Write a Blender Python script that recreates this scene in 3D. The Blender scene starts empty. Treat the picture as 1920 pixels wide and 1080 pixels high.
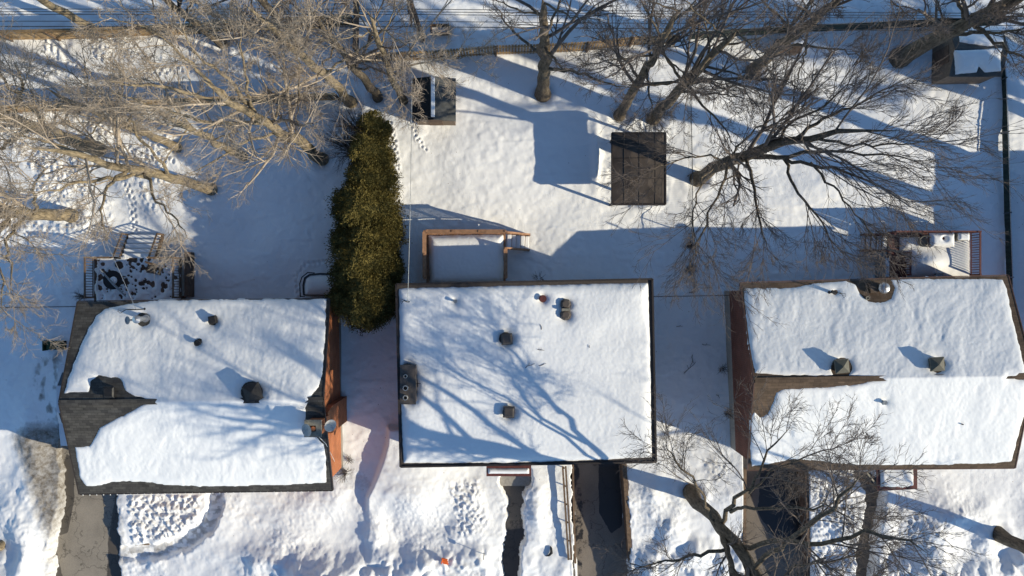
import bpy, math, random
import numpy as np
from math import radians as R, sin, cos, pi

random.seed(7); rng = np.random.default_rng(7)
S = bpy.context.scene; COL = S.collection

# ------------------------------------------------------------------ camera, sky, sun, exposure
H, F = 48.0, 1660.0                       # height of the drone over the snow, focal length in photo pixels
cam = bpy.data.objects.new('camera', bpy.data.cameras.new('camera')); COL.objects.link(cam)
cam.location = (0, 0, H); cam.rotation_euler = (0, 0, 0)
cam.data.sensor_width = 36; cam.data.lens = 36 * F / 1920; cam.data.clip_start = .5; cam.data.clip_end = 3000
S.camera = cam
SUN_EL, SUN_AZ = 25.5, -19.7              # azimuth from +x, counter-clockwise
sd_ = (cos(R(SUN_EL)) * cos(R(SUN_AZ)), cos(R(SUN_EL)) * sin(R(SUN_AZ)), sin(R(SUN_EL)))
W = bpy.data.worlds.new('World'); S.world = W; W.use_nodes = True
nt = W.node_tree; nt.nodes.clear()
sky = nt.nodes.new('ShaderNodeTexSky'); sky.sky_type = 'NISHITA'; sky.sun_disc = False
sky.sun_elevation = R(SUN_EL); sky.sun_rotation = R(90 - SUN_AZ); sky.altitude = 50; sky.air_density = 1.0; sky.dust_density = .1; sky.ozone_density = 3.5
bg = nt.nodes.new('ShaderNodeBackground'); bg.inputs[1].default_value = 0.116
wo = nt.nodes.new('ShaderNodeOutputWorld'); tm = nt.nodes.new('ShaderNodeMix'); tm.data_type = 'RGBA'; tm.blend_type = 'MULTIPLY'; tm.inputs[0].default_value = 1; tm.inputs[7].default_value = (.88, 1.03, 1.1, 1); nt.links.new(sky.outputs[0], tm.inputs[6]); nt.links.new(tm.outputs[2], bg.inputs[0]); nt.links.new(bg.outputs[0], wo.inputs[0])
sl = bpy.data.lights.new('sun', 'SUN'); sl.energy = 4.35; sl.angle = R(.5); sl.color = (1, .90, .69)
so = bpy.data.objects.new('sun', sl); COL.objects.link(so); so.location = (60, -20, 40)
from mathutils import Vector
so.rotation_euler = Vector(sd_).to_track_quat('Z', 'Y').to_euler()
S.view_settings.view_transform = 'Standard'; S.view_settings.look = 'None'; S.view_settings.exposure = 0.38; S.view_settings.gamma = 1
S.cycles.max_bounces = 5; S.cycles.diffuse_bounces = 3

# ------------------------------------------------------------------ helpers
def P(px, py, z=0.0):                      # a point of the photograph at height z, in metres
    k = (H - z) / F
    return ((px - 960) * k, (540 - py) * k, z)

def mat(name): 
    m = bpy.data.materials.new(name); m.use_nodes = True
    n = m.node_tree.nodes; return m, n, m.node_tree.links, n['Principled BSDF']

def simple(name, col, rough=.7, metal=0, var=.15, scale=8, bump=.0, bscale=40, spec=.3, isl=0):
    m, n, l, b = mat(name)
    tc = n.new('ShaderNodeTexCoord'); no = n.new('ShaderNodeTexNoise'); no.inputs['Scale'].default_value = scale; no.inputs['Detail'].default_value = 6
    l.new(tc.outputs['Object'], no.inputs['Vector'])
    mx = n.new('ShaderNodeMix'); mx.data_type = 'RGBA'
    mx.inputs[6].default_value = (*[c * (1 - var) for c in col], 1); mx.inputs[7].default_value = (*[min(1, c * (1 + var)) for c in col], 1)
    cr = n.new('ShaderNodeMapRange'); cr.inputs[1].default_value = .3; cr.inputs[2].default_value = .7
    l.new(no.outputs[0], cr.inputs[0]); l.new(cr.outputs[0], mx.inputs[0]); fin = mx.outputs[2]
    if isl:
        gi = n.new('ShaderNodeNewGeometry'); ri = n.new('ShaderNodeMapRange'); ri.inputs[3].default_value = 1 - isl; ri.inputs[4].default_value = 1 + isl * .7; l.new(gi.outputs['Random Per Island'], ri.inputs[0])
        mi = n.new('ShaderNodeMix'); mi.data_type = 'RGBA'; mi.blend_type = 'MULTIPLY'; mi.inputs[0].default_value = 1; l.new(fin, mi.inputs[6]); l.new(ri.outputs[0], mi.inputs[7]); fin = mi.outputs[2]
    l.new(fin, b.inputs['Base Color'])
    b.inputs['Roughness'].default_value = rough; b.inputs['Metallic'].default_value = metal; b.inputs['Specular IOR Level'].default_value = spec
    if bump:
        n2 = n.new('ShaderNodeTexNoise'); n2.inputs['Scale'].default_value = bscale; n2.inputs['Detail'].default_value = 4
        l.new(tc.outputs['Object'], n2.inputs['Vector'])
        bp = n.new('ShaderNodeBump'); bp.inputs['Strength'].default_value = bump; bp.inputs['Distance'].default_value = .02
        l.new(n2.outputs[0], bp.inputs['Height']); l.new(bp.outputs[0], b.inputs['Normal'])
    return m

def brick(name, c1, c2, mortar, w, h, ms=.012, uv=True, rough=.85, bump=.4, off=.5):
    m, n, l, b = mat(name)
    u = n.new('ShaderNodeUVMap'); u.uv_map = 'UVMap'
    br = n.new('ShaderNodeTexBrick'); br.inputs['Scale'].default_value = 1; br.inputs['Brick Width'].default_value = w; br.inputs['Row Height'].default_value = h
    br.inputs['Mortar Size'].default_value = ms; br.inputs['Mortar Smooth'].default_value = .3; br.offset = off
    br.inputs['Color1'].default_value = (*c1, 1); br.inputs['Color2'].default_value = (*c2, 1); br.inputs['Mortar'].default_value = (*mortar, 1)
    l.new(u.outputs[0], br.inputs['Vector'])
    no = n.new('ShaderNodeTexNoise'); no.inputs['Scale'].default_value = 1.3; no.inputs['Detail'].default_value = 8; no.inputs['Roughness'].default_value = .7
    l.new(u.outputs[0], no.inputs['Vector'])
    mr = n.new('ShaderNodeMapRange'); mr.inputs[1].default_value = .3; mr.inputs[2].default_value = .7; mr.inputs[3].default_value = .65; mr.inputs[4].default_value = 1.3
    l.new(no.outputs[0], mr.inputs[0])
    mx = n.new('ShaderNodeMix'); mx.data_type = 'RGBA'; mx.blend_type = 'MULTIPLY'; mx.inputs[0].default_value = 1
    l.new(br.outputs[0], mx.inputs[6]); l.new(mr.outputs[0], mx.inputs[7]); l.new(mx.outputs[2], b.inputs['Base Color'])
    bp = n.new('ShaderNodeBump'); bp.inputs['Strength'].default_value = bump; bp.inputs['Distance'].default_value = .01; bp.invert = True
    l.new(br.outputs['Fac'], bp.inputs['Height']); l.new(bp.outputs[0], b.inputs['Normal'])
    b.inputs['Roughness'].default_value = rough; b.inputs['Specular IOR Level'].default_value = .2
    return m

def snow_mat(name, dirt=False, grain=1.0):
    m, n, l, b = mat(name)
    g = n.new('ShaderNodeNewGeometry')
    col = (.86, .865, .87)
    n0 = n.new('ShaderNodeTexNoise'); n0.inputs['Scale'].default_value = .9; n0.inputs['Detail'].default_value = 7
    l.new(g.outputs['Position'], n0.inputs['Vector'])
    mx = n.new('ShaderNodeMix'); mx.data_type = 'RGBA'; mx.inputs[6].default_value = (.77, .775, .785, 1) if dirt else (.74, .745, .755, 1); mx.inputs[7].default_value = (.88, .875, .865, 1) if dirt else (.83, .828, .82, 1)
    l.new(n0.outputs[0], mx.inputs[0]); out = mx.outputs[2]
    if dirt:
        at = n.new('ShaderNodeAttribute'); at.attribute_name = 'dirt'
        nd = n.new('ShaderNodeTexNoise'); nd.inputs['Scale'].default_value = 3.2; nd.inputs['Detail'].default_value = 10; nd.inputs['Roughness'].default_value = .75
        l.new(g.outputs['Position'], nd.inputs['Vector'])
        ad = n.new('ShaderNodeMath'); ad.operation = 'ADD'; l.new(at.outputs['Fac'], ad.inputs[0]); l.new(nd.outputs[0], ad.inputs[1])
        mr = n.new('ShaderNodeMapRange'); mr.inputs[1].default_value = .66; mr.inputs[2].default_value = 1.35; l.new(ad.outputs[0], mr.inputs[0])
        m2 = n.new('ShaderNodeMix'); m2.data_type = 'RGBA'; m2.inputs[7].default_value = (.13, .105, .075, 1)
        l.new(mr.outputs[0], m2.inputs[0]); l.new(out, m2.inputs[6]); out = m2.outputs[2]
        # fallen bark crumbs and twigs lying on the snow
        vo = n.new('ShaderNodeTexVoronoi'); vo.inputs['Scale'].default_value = 2.6; l.new(g.outputs['Position'], vo.inputs['Vector'])
        lt = n.new('ShaderNodeMath'); lt.operation = 'LESS_THAN'; lt.inputs[1].default_value = .055; l.new(vo.outputs['Distance'], lt.inputs[0])
        nz = n.new('ShaderNodeTexNoise'); nz.inputs['Scale'].default_value = .35; l.new(g.outputs['Position'], nz.inputs['Vector'])
        gt = n.new('ShaderNodeMath'); gt.operation = 'GREATER_THAN'; gt.inputs[1].default_value = .55; l.new(nz.outputs[0], gt.inputs[0])
        mu = n.new('ShaderNodeMath'); mu.operation = 'MULTIPLY'; l.new(lt.outputs[0], mu.inputs[0]); l.new(gt.outputs[0], mu.inputs[1])
        m3 = n.new('ShaderNodeMix'); m3.data_type = 'RGBA'; m3.inputs[7].default_value = (.25, .2, .15, 1)
        l.new(mu.outputs[0], m3.inputs[0]); l.new(out, m3.inputs[6]); out = m3.outputs[2]
    l.new(out, b.inputs['Base Color']); b.inputs['Roughness'].default_value = .65; b.inputs['Specular IOR Level'].default_value = .25
    a = n.new('ShaderNodeTexNoise'); a.inputs['Scale'].default_value = 2.2; a.inputs['Detail'].default_value = 9; a.inputs['Roughness'].default_value = .62
    l.new(g.outputs['Position'], a.inputs['Vector'])
    bp = n.new('ShaderNodeBump'); bp.inputs['Strength'].default_value = .4 * grain; bp.inputs['Distance'].default_value = .06
    md = n.new('ShaderNodeTexNoise'); md.inputs['Scale'].default_value = .45; md.inputs['Detail'].default_value = 3; l.new(g.outputs['Position'], md.inputs['Vector'])
    mm = n.new('ShaderNodeMapRange'); mm.inputs[1].default_value = .38; mm.inputs[2].default_value = .62; mm.inputs[3].default_value = .25; mm.inputs[4].default_value = 1.25; l.new(md.outputs[0], mm.inputs[0])
    ml = n.new('ShaderNodeMath'); ml.operation = 'MULTIPLY'; l.new(mm.outputs[0], ml.inputs[0]); ml.inputs[1].default_value = .6 * grain
    ml0 = n.new('ShaderNodeMath'); ml0.operation = 'MULTIPLY'; l.new(mm.outputs[0], ml0.inputs[0]); ml0.inputs[1].default_value = .26 * grain; l.new(ml0.outputs[0], bp.inputs['Strength'])
    if not dirt:
        mp_ = n.new('ShaderNodeMapping'); mp_.inputs['Scale'].default_value = (1, .45, 1); l.new(g.outputs['Position'], mp_.inputs[0]); l.new(mp_.outputs[0], a.inputs['Vector'])
    l.new(a.outputs[0], bp.inputs['Height'])
    a2 = n.new('ShaderNodeTexNoise'); a2.inputs['Scale'].default_value = 16; a2.inputs['Detail'].default_value = 7; a2.inputs['Roughness'].default_value = .7
    l.new(g.outputs['Position'], a2.inputs['Vector'])
    b2 = n.new('ShaderNodeBump'); b2.inputs['Strength'].default_value = .6 * grain; b2.inputs['Distance'].default_value = .035
    l.new(ml.outputs[0], b2.inputs['Strength']); l.new(a2.outputs[0], b2.inputs['Height']); l.new(bp.outputs[0], b2.inputs['Normal']); l.new(b2.outputs[0], b.inputs['Normal'])
    return m

def pave_mat(name, dry, wet_shade):
    m, n, l, b = mat(name)
    g = n.new('ShaderNodeNewGeometry'); at = n.new('ShaderNodeAttribute'); at.attribute_name = 'wet_shade'  # mask darkens damp paving and painted shadow patches alike
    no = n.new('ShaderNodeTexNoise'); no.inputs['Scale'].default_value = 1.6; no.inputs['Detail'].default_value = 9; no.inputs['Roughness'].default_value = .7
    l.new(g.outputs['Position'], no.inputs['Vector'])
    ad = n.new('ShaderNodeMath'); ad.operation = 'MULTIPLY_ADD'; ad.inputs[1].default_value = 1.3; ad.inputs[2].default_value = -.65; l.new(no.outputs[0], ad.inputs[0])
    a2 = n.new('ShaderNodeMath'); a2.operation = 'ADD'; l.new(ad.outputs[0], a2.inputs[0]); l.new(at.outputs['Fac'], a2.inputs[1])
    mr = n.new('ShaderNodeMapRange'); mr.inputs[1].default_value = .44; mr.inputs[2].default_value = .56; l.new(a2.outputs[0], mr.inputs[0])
    fine = n.new('ShaderNodeTexNoise'); fine.inputs['Scale'].default_value = 30; fine.inputs['Detail'].default_value = 5; l.new(g.outputs['Position'], fine.inputs['Vector'])
    big = n.new('ShaderNodeTexNoise'); big.inputs['Scale'].default_value = .8; big.inputs['Detail'].default_value = 6; l.new(g.outputs['Position'], big.inputs['Vector'])
    sm = n.new('ShaderNodeMath'); sm.operation = 'ADD'; l.new(fine.outputs[0], sm.inputs[0]); l.new(big.outputs[0], sm.inputs[1])
    m1 = n.new('ShaderNodeMix'); m1.data_type = 'RGBA'; m1.inputs[6].default_value = (*[c * .65 for c in dry], 1); m1.inputs[7].default_value = (*[c * 1.35 for c in dry], 1)
    r2 = n.new('ShaderNodeMapRange'); r2.inputs[1].default_value = .6; r2.inputs[2].default_value = 1.4; l.new(sm.outputs[0], r2.inputs[0]); l.new(r2.outputs[0], m1.inputs[0])
    mx = n.new('ShaderNodeMix'); mx.data_type = 'RGBA'; mx.inputs[7].default_value = (*wet_shade, 1); l.new(mr.outputs[0], mx.inputs[0]); l.new(m1.outputs[2], mx.inputs[6])
    wv = n.new('ShaderNodeTexNoise'); wv.inputs['Scale'].default_value = 2.5; l.new(g.outputs['Position'], wv.inputs['Vector']); va = n.new('ShaderNodeVectorMath'); va.operation = 'ADD'; l.new(g.outputs['Position'], va.inputs[0]); l.new(wv.outputs['Color'], va.inputs[1])
    vc = n.new('ShaderNodeTexVoronoi'); vc.feature = 'DISTANCE_TO_EDGE'; vc.inputs['Scale'].default_value = .55; l.new(va.outputs[0], vc.inputs['Vector']); ck = n.new('ShaderNodeMapRange'); ck.inputs[1].default_value = 0; ck.inputs[2].default_value = .02; ck.inputs[3].default_value = .45; ck.inputs[4].default_value = 1; l.new(vc.outputs['Distance'], ck.inputs[0])
    mk = n.new('ShaderNodeMix'); mk.data_type = 'RGBA'; mk.blend_type = 'MULTIPLY'; mk.inputs[0].default_value = 1; l.new(mx.outputs[2], mk.inputs[6]); l.new(ck.outputs[0], mk.inputs[7]); l.new(mk.outputs[2], b.inputs['Base Color'])
    rr = n.new('ShaderNodeMapRange'); rr.inputs[3].default_value = .9; rr.inputs[4].default_value = .35; l.new(mr.outputs[0], rr.inputs[0]); l.new(rr.outputs[0], b.inputs['Roughness'])
    bp = n.new('ShaderNodeBump'); bp.inputs['Strength'].default_value = .3; bp.inputs['Distance'].default_value = .01; l.new(fine.outputs[0], bp.inputs['Height']); l.new(bp.outputs[0], b.inputs['Normal'])
    return m

def bark(name, c1, c2):
    m, n, l, b = mat(name)
    tc = n.new('ShaderNodeTexCoord'); mp = n.new('ShaderNodeMapping'); mp.inputs['Scale'].default_value = (7, 7, 1.6); l.new(tc.outputs['Object'], mp.inputs[0])
    no = n.new('ShaderNodeTexNoise'); no.inputs['Scale'].default_value = 1.5; no.inputs['Detail'].default_value = 8; no.inputs['Roughness'].default_value = .7; l.new(mp.outputs[0], no.inputs['Vector'])
    cr = n.new('ShaderNodeValToRGB'); cr.color_ramp.elements[0].position = .36; cr.color_ramp.elements[1].position = .66
    cr.color_ramp.elements[0].color = (*c1, 1); cr.color_ramp.elements[1].color = (*c2, 1); l.new(no.outputs[0], cr.inputs[0]); l.new(cr.outputs[0], b.inputs['Base Color'])
    bp = n.new('ShaderNodeBump'); bp.inputs['Strength'].default_value = .8; bp.inputs['Distance'].default_value = .04; l.new(no.outputs[0], bp.inputs['Height']); l.new(bp.outputs[0], b.inputs['Normal'])
    b.inputs['Roughness'].default_value = .9; b.inputs['Specular IOR Level'].default_value = .15
    return m

M = dict(
    snow=snow_mat('ground snow', True), rsnow=snow_mat('roof snow', False, .5),
    black_sh=brick('charcoal shingles', (.045, .042, .04), (.085, .08, .072), (.02, .02, .02), .33, .14, .006),
    grey_sh=brick('grey shingles', (.10, .09, .08), (.15, .14, .12), (.05, .045, .04), .33, .14, .006),
    brown_sh=brick('brown shingles', (.085, .06, .042), (.13, .09, .062), (.045, .032, .024), .33, .14, .006),
    tar=simple('tar roof edge', (.06, .05, .045), .8, bump=.3),
    brick_o=brick('orange brick', (.42, .14, .05), (.33, .10, .04), (.3, .2, .14), .21, .075, .006),
    brick_r=brick('red brown brick', (.17, .055, .035), (.12, .04, .028), (.2, .15, .12), .21, .075, .006),
    brick_b=brick('beige brick', (.38, .29, .2), (.3, .22, .15), (.3, .27, .22), .21, .075, .006),
    conc=simple('concrete', (.3, .28, .25), .9, bump=.4), fdn=simple('foundation', (.25, .22, .19), .9, bump=.4),
    cap=simple('chimney cap', (.2, .185, .15), .85, bump=.5, var=.25),
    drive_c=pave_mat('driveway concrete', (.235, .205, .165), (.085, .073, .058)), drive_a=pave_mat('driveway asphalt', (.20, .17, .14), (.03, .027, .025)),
    walkp=pave_mat('walkway slabs', (.15, .125, .10), (.045, .038, .032)),
    wood=simple('brown stained wood', (.30, .165, .095), .7, var=.3, scale=5, bump=.3, isl=.2), woodd=simple('dark weathered wood', (.12, .078, .055), .85, var=.35, scale=5, bump=.3, isl=.35),
    woodt=simple('tan fence wood', (.33, .225, .12), .85, var=.3, scale=4, bump=.3, isl=.45), timber=simple('retaining timber', (.15, .10, .065), .85, var=.35, bump=.4),
    red=simple('maroon painted wood', (.11, .035, .03), .6, var=.25), trim_d=simple('dark metal trim', (.035, .028, .025), .5, var=.2),
    trim_b=simple('brown metal trim', (.1, .055, .04), .5), trim_w=simple('white metal', (.6, .6, .58), .45), glass=simple('window glass', (.03, .04, .05), .08, var=.3, spec=.8),
    steel=simple('galvanised steel', (.5, .5, .5), .35, .8), alu=simple('grey metal', (.22, .24, .26), .5, .3), black=simple('black plastic', (.018, .017, .017), .5, var=.3),
    vent=simple('brown black vent', (.085, .07, .06), .55), ventg=simple('olive grey vent', (.11, .10, .075), .5), dish=simple('dish grey', (.42, .40, .37), .5),
    slat=simple('dark green slats', (.022, .038, .03), .7, var=.4, scale=10, isl=.4), wire=simple('dull wire', (.12, .12, .12), .6), shedb=simple('shed felt black', (.022, .022, .022), .9, var=.4, bump=.5),
    shedg=simple('shed felt grey', (.075, .075, .072), .9, var=.3, scale=3, bump=.5), shedw=simple('shed siding', (.16, .12, .09), .85, var=.25), canopy=simple('gazebo roof panels', (.06, .047, .038), .5, var=.45, scale=1.6, bump=.3, bscale=12),
    orange=simple('orange plastic', (.75, .14, .03), .5), green=simple('green plastic bin', (.02, .045, .018), .6, var=.4), car=simple('car paint white', (.62, .66, .7), .2, var=.03, spec=.6), tyre=simple('tyre', (.02, .02, .02), .9),
    beige=simple('beige siding', (.35, .3, .24), .8),
    bark_t=bark('tan bark', (.10, .08, .055), (.36, .285, .185)), bark_d=bark('dark bark', (.05, .04, .03), (.20, .16, .115)),
    twig_t=simple('tan twigs', (.35, .285, .22), .85, var=.35, scale=1.2), twig_d=simple('dark twigs', (.13, .105, .09), .85, var=.35, scale=1.2),
)

def tag(o, label=None, cat=None, group=None, kind=None):
    if label: o['label'] = label
    if cat: o['category'] = cat
    if group: o['group'] = group
    if kind: o['kind'] = kind
    return o

def thing(name, loc, label, cat, group=None, rz=0):
    o = bpy.data.objects.new(name, None); COL.objects.link(o); o.location = loc; o.rotation_euler = (0, 0, rz); o.empty_display_size = .3
    bpy.context.view_layer.update()
    return tag(o, label, cat, group)

def rawmesh(name, V, Fc, m, parent=None, smooth=False, quads=True):
    V = np.asarray(V, dtype=np.float32)
    me = bpy.data.meshes.new(name)
    if parent is not None:
        me.from_pydata([], [], []) if False else None
    if isinstance(Fc, np.ndarray):
        k = Fc.shape[1]; nf = len(Fc)
        me.vertices.add(len(V)); me.vertices.foreach_set('co', V.ravel())
        me.loops.add(nf * k); me.loops.foreach_set('vertex_index', Fc.astype(np.int32).ravel())
        me.polygons.add(nf); me.polygons.foreach_set('loop_start', np.arange(nf, dtype=np.int32) * k)
        me.polygons.foreach_set('loop_total', np.full(nf, k, dtype=np.int32))
        me.update(calc_edges=True)
    else:
        me.from_pydata(V.tolist(), [], Fc)
    if smooth: me.polygons.foreach_set('use_smooth', np.ones(len(me.polygons), dtype=bool))
    me.materials.append(m)
    o = bpy.data.objects.new(name, me); COL.objects.link(o)
    if parent is not None:
        o.parent = parent
    return o

def wmat(o):
    m = o.matrix_basis.copy(); p = o.parent
    while p: m = p.matrix_basis @ m; p = p.parent
    return m

class MB:
    """collects shapes given in WORLD metres; build() links them as ONE mesh under its parent"""
    def __init__(s): s.v = []; s.f = []
    def add(s, vs, fs):
        b = len(s.v); s.v += [tuple(v) for v in vs]; s.f += [tuple(b + i for i in f) for f in fs]; return s
    def box(s, c, d, rz=0, ry=0, top=1.0):
        x, y, z = d[0] / 2, d[1] / 2, d[2] / 2; vs = []
        for k in (-1, 1):
            t = top if k == 1 else 1
            for i, j in ((-1, -1), (1, -1), (1, 1), (-1, 1)):
                vx, vy, vz = i * x * t, j * y * t, k * z
                if ry: vx, vz = vx * cos(ry) + vz * sin(ry), -vx * sin(ry) + vz * cos(ry)
                vs.append((c[0] + vx * cos(rz) - vy * sin(rz), c[1] + vx * sin(rz) + vy * cos(rz), c[2] + vz))
        return s.add(vs, [(3, 2, 1, 0), (4, 5, 6, 7), (0, 1, 5, 4), (1, 2, 6, 5), (2, 3, 7, 6), (3, 0, 4, 7)])
    def beam(s, a, b, w, h):                 # a rectangular bar from a to b
        a = Vector(a); b = Vector(b); d = (b - a)
        if d.length < 1e-5: return s
        d.normalize(); up = Vector((0, 0, 1)) if abs(d.z) < .95 else Vector((1, 0, 0))
        r = d.cross(up).normalized() * w / 2; u = r.cross(d).normalized() * h / 2
        vs = [p + i * r + j * u for p in (a, b) for i, j in ((-1, -1), (1, -1), (1, 1), (-1, 1))]
        return s.add(vs, [(0, 1, 2, 3), (7, 6, 5, 4), (0, 4, 5, 1), (1, 5, 6, 2), (2, 6, 7, 3), (3, 7, 4, 0)])
    def prism(s, pts, z0, z1):               # pts: ccw xy; z0,z1 numbers or lists
        n = len(pts); z0 = [z0] * n if not isinstance(z0, (list, tuple)) else z0; z1 = [z1] * n if not isinstance(z1, (list, tuple)) else z1
        vs = [(p[0], p[1], z0[i]) for i, p in enumerate(pts)] + [(p[0], p[1], z1[i]) for i, p in enumerate(pts)]
        return s.add(vs, [tuple(range(n))[::-1], tuple(range(n, 2 * n))] + [(i, (i + 1) % n, n + (i + 1) % n, n + i) for i in range(n)])
    def cyl(s, c, r, h, n=16, r2=None):
        r2 = r if r2 is None else r2
        vs = [(c[0] + r * cos(2 * pi * i / n), c[1] + r * sin(2 * pi * i / n), c[2]) for i in range(n)] + [(c[0] + r2 * cos(2 * pi * i / n), c[1] + r2 * sin(2 * pi * i / n), c[2] + h) for i in range(n)]
        return s.add(vs, [tuple(range(n))[::-1], tuple(range(n, 2 * n))] + [(i, (i + 1) % n, n + (i + 1) % n, n + i) for i in range(n)])
    def tube(s, pts, r, n=6):
        pts = [Vector(p) for p in pts]; rs = r if isinstance(r, (list, tuple)) else [r] * len(pts); vs = []
        for i, p in enumerate(pts):
            d = (pts[min(i + 1, len(pts) - 1)] - pts[max(i - 1, 0)]).normalized()
            u = d.cross(Vector((0, 0, 1)) if abs(d.z) < .9 else Vector((1, 0, 0))).normalized(); w = d.cross(u)
            vs += [p + (u * cos(2 * pi * k / n) + w * sin(2 * pi * k / n)) * rs[i] for k in range(n)]
        fs = [(i * n + k, i * n + (k + 1) % n, (i + 1) * n + (k + 1) % n, (i + 1) * n + k) for i in range(len(pts) - 1) for k in range(n)]
        fs += [tuple(range(n))[::-1], tuple(range((len(pts) - 1) * n, len(pts) * n))]
        return s.add(vs, fs)
    def lathe(s, c, prof, n=20, axis=None):
        vs = []; ax = Vector(axis).normalized() if axis else Vector((0, 0, 1))
        u = ax.orthogonal().normalized(); w = ax.cross(u); c = Vector(c)
        for r, z in prof: vs += [c + ax * z + (u * cos(2 * pi * k / n) + w * sin(2 * pi * k / n)) * r for k in range(n)]
        return s.add(vs, [(i * n + k, i * n + (k + 1) % n, (i + 1) * n + (k + 1) % n, (i + 1) * n + k) for i in range(len(prof) - 1) for k in range(n)])
    def build(s, name, m, parent=None, smooth=False, bevel=0, label=None):
        me = bpy.data.meshes.new(name)
        inv = wmat(parent).inverted() if parent else None
        vs = [Vector(v) for v in s.v]
        me.from_pydata([tuple(inv @ v) if inv else tuple(v) for v in vs], [], s.f); me.update()
        uv = me.uv_layers.new(name='UVMap')
        for p in me.polygons:
            nz = p.normal
            for li in p.loop_indices:
                v = vs[me.loops[li].vertex_index]
                if abs(nz.z) > .75: c = (v.x, v.y * (1.08 if abs(nz.z) < .99 else 1))
                elif abs(nz.x) > abs(nz.y): c = (v.y, v.z)
                else: c = (v.x, v.z)
                uv.data[li].uv = c
        me.materials.append(m)
        if smooth: me.polygons.foreach_set('use_smooth', np.ones(len(me.polygons), dtype=bool))
        o = bpy.data.objects.new(name, me); COL.objects.link(o); o.parent = parent
        if bevel:
            b = o.modifiers.new('bevel', 'BEVEL'); b.width = bevel; b.segments = 2
        if label: o['label'] = label
        return o

def copy_thing(o, loc, label, parent=None):
    c = o.copy(); COL.objects.link(c); c.parent = parent
    if parent is None: c.location = loc; c['label'] = label
    for ch in list(o.children): copy_thing(ch, None, None, c)
    return c

# numpy noise ------------------------------------------------------
def vnoise(x, y, seed):
    r = np.random.default_rng(seed); L = r.random((256, 256)) * 2 - 1
    xi = np.floor(x).astype(int); yi = np.floor(y).astype(int); fx = x - xi; fy = y - yi
    fx = fx * fx * fx * (fx * (fx * 6 - 15) + 10); fy = fy * fy * fy * (fy * (fy * 6 - 15) + 10)
    a = L[xi % 256, yi % 256]; b = L[(xi + 1) % 256, yi % 256]; c = L[xi % 256, (yi + 1) % 256]; d = L[(xi + 1) % 256, (yi + 1) % 256]
    return (a * (1 - fx) + b * fx) * (1 - fy) + (c * (1 - fx) + d * fx) * fy
def fbm(x, y, seed, o=4, g=.5):
    t = 0; a = 1; s = 0
    for i in range(o): t = t + a * vnoise(x * 2 ** i + 13.7 * i, y * 2 ** i + 7.1 * i, seed + i); s += a; a *= g
    return t / s * 1.6
def segd(X, Y, a, b):
    dx, dy = b[0] - a[0], b[1] - a[1]; t = np.clip(((X - a[0]) * dx + (Y - a[1]) * dy) / (dx * dx + dy * dy + 1e-9), 0, 1)
    return np.hypot(X - a[0] - t * dx, Y - a[1] - t * dy)
def polysd(X, Y, pts):                       # >0 inside
    d = np.full(X.shape, 1e9); ins = np.zeros(X.shape, bool); n = len(pts)
    for i in range(n):
        a, b = pts[i], pts[(i + 1) % n]; d = np.minimum(d, segd(X, Y, a, b))
        c = (a[1] > Y) != (b[1] > Y); ins ^= c & (X < (b[0] - a[0]) * (Y - a[1]) / (b[1] - a[1] + 1e-12) + a[0])
    return np.where(ins, d, -d)
def lined(X, Y, pts):
    d = np.full(X.shape, 1e9)
    for i in range(len(pts) - 1): d = np.minimum(d, segd(X, Y, pts[i], pts[i + 1]))
    return d
def sst(a, b, x):
    t = np.clip((x - a) / (b - a), 0, 1); return t * t * (3 - 2 * t)

# ------------------------------------------------------------------ GROUND: one sheet of snow, cut by drives and walks
def drive_z(py): return -0.42 - 1.05 * np.clip((1090 - py) / 215, 0, 1)
DRIVE1 = [(96, 1140), (100, 1010), (112, 955), (117, 900), (108, 862), (112, 800), (130, 780), (205, 780), (215, 900), (221, 1000), (227, 1140)]
DRIVE2 = [(1079, 1140), (1077, 1000), (1073, 840), (1169, 840), (1176, 960), (1183, 1140)]
DRIVE3 = [(1396, 1140), (1396, 840), (1510, 840), (1514, 1000), (1516, 1140)]
WALK1 = [(404, 905), (402, 955), (385, 990), (345, 1020), (290, 1036), (228, 1040)]
WALK2 = [(968, 890), (966, 925), (963, 960), (965, 1000), (960, 1050), (957, 1140)]
WALK3 = [(1618, 880), (1638, 915), (1640, 950), (1630, 985), (1622, 1020), (1610, 1140)]
def grd(lo, hi, step, far):
    a = np.arange(lo, hi + .1, step); k = np.cumsum(step * 1.22 ** np.arange(1, 44)); k = k[k < far]
    return np.concatenate([(lo - k)[::-1], a, hi + k])
xs = grd(-60, 1980, 2.0, 16000); ys = grd(-60, 1140, 2.0, 16000)
X, Y = np.meshgrid(xs, ys, indexing='ij')
near = sst(-300, -60, X) * (1 - sst(1980, 2220, X)) * sst(-300, -60, Y) * (1 - sst(1140, 1380, Y))
h = .05 * fbm(X / 90, Y / 90, 1) + .012 * fbm(X / 9, Y / 9, 2, 3)
h += .012 * np.abs(fbm(X / 30 + Y / 60, Y / 24, 5, 3)) * near + .16 * fbm(X / 210, Y / 150, 7, 2) * near + .03 * sst(.1, .5, fbm(X / 70, Y / 40, 8, 3)) * near
front = sst(868, 960, Y) * near
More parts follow.
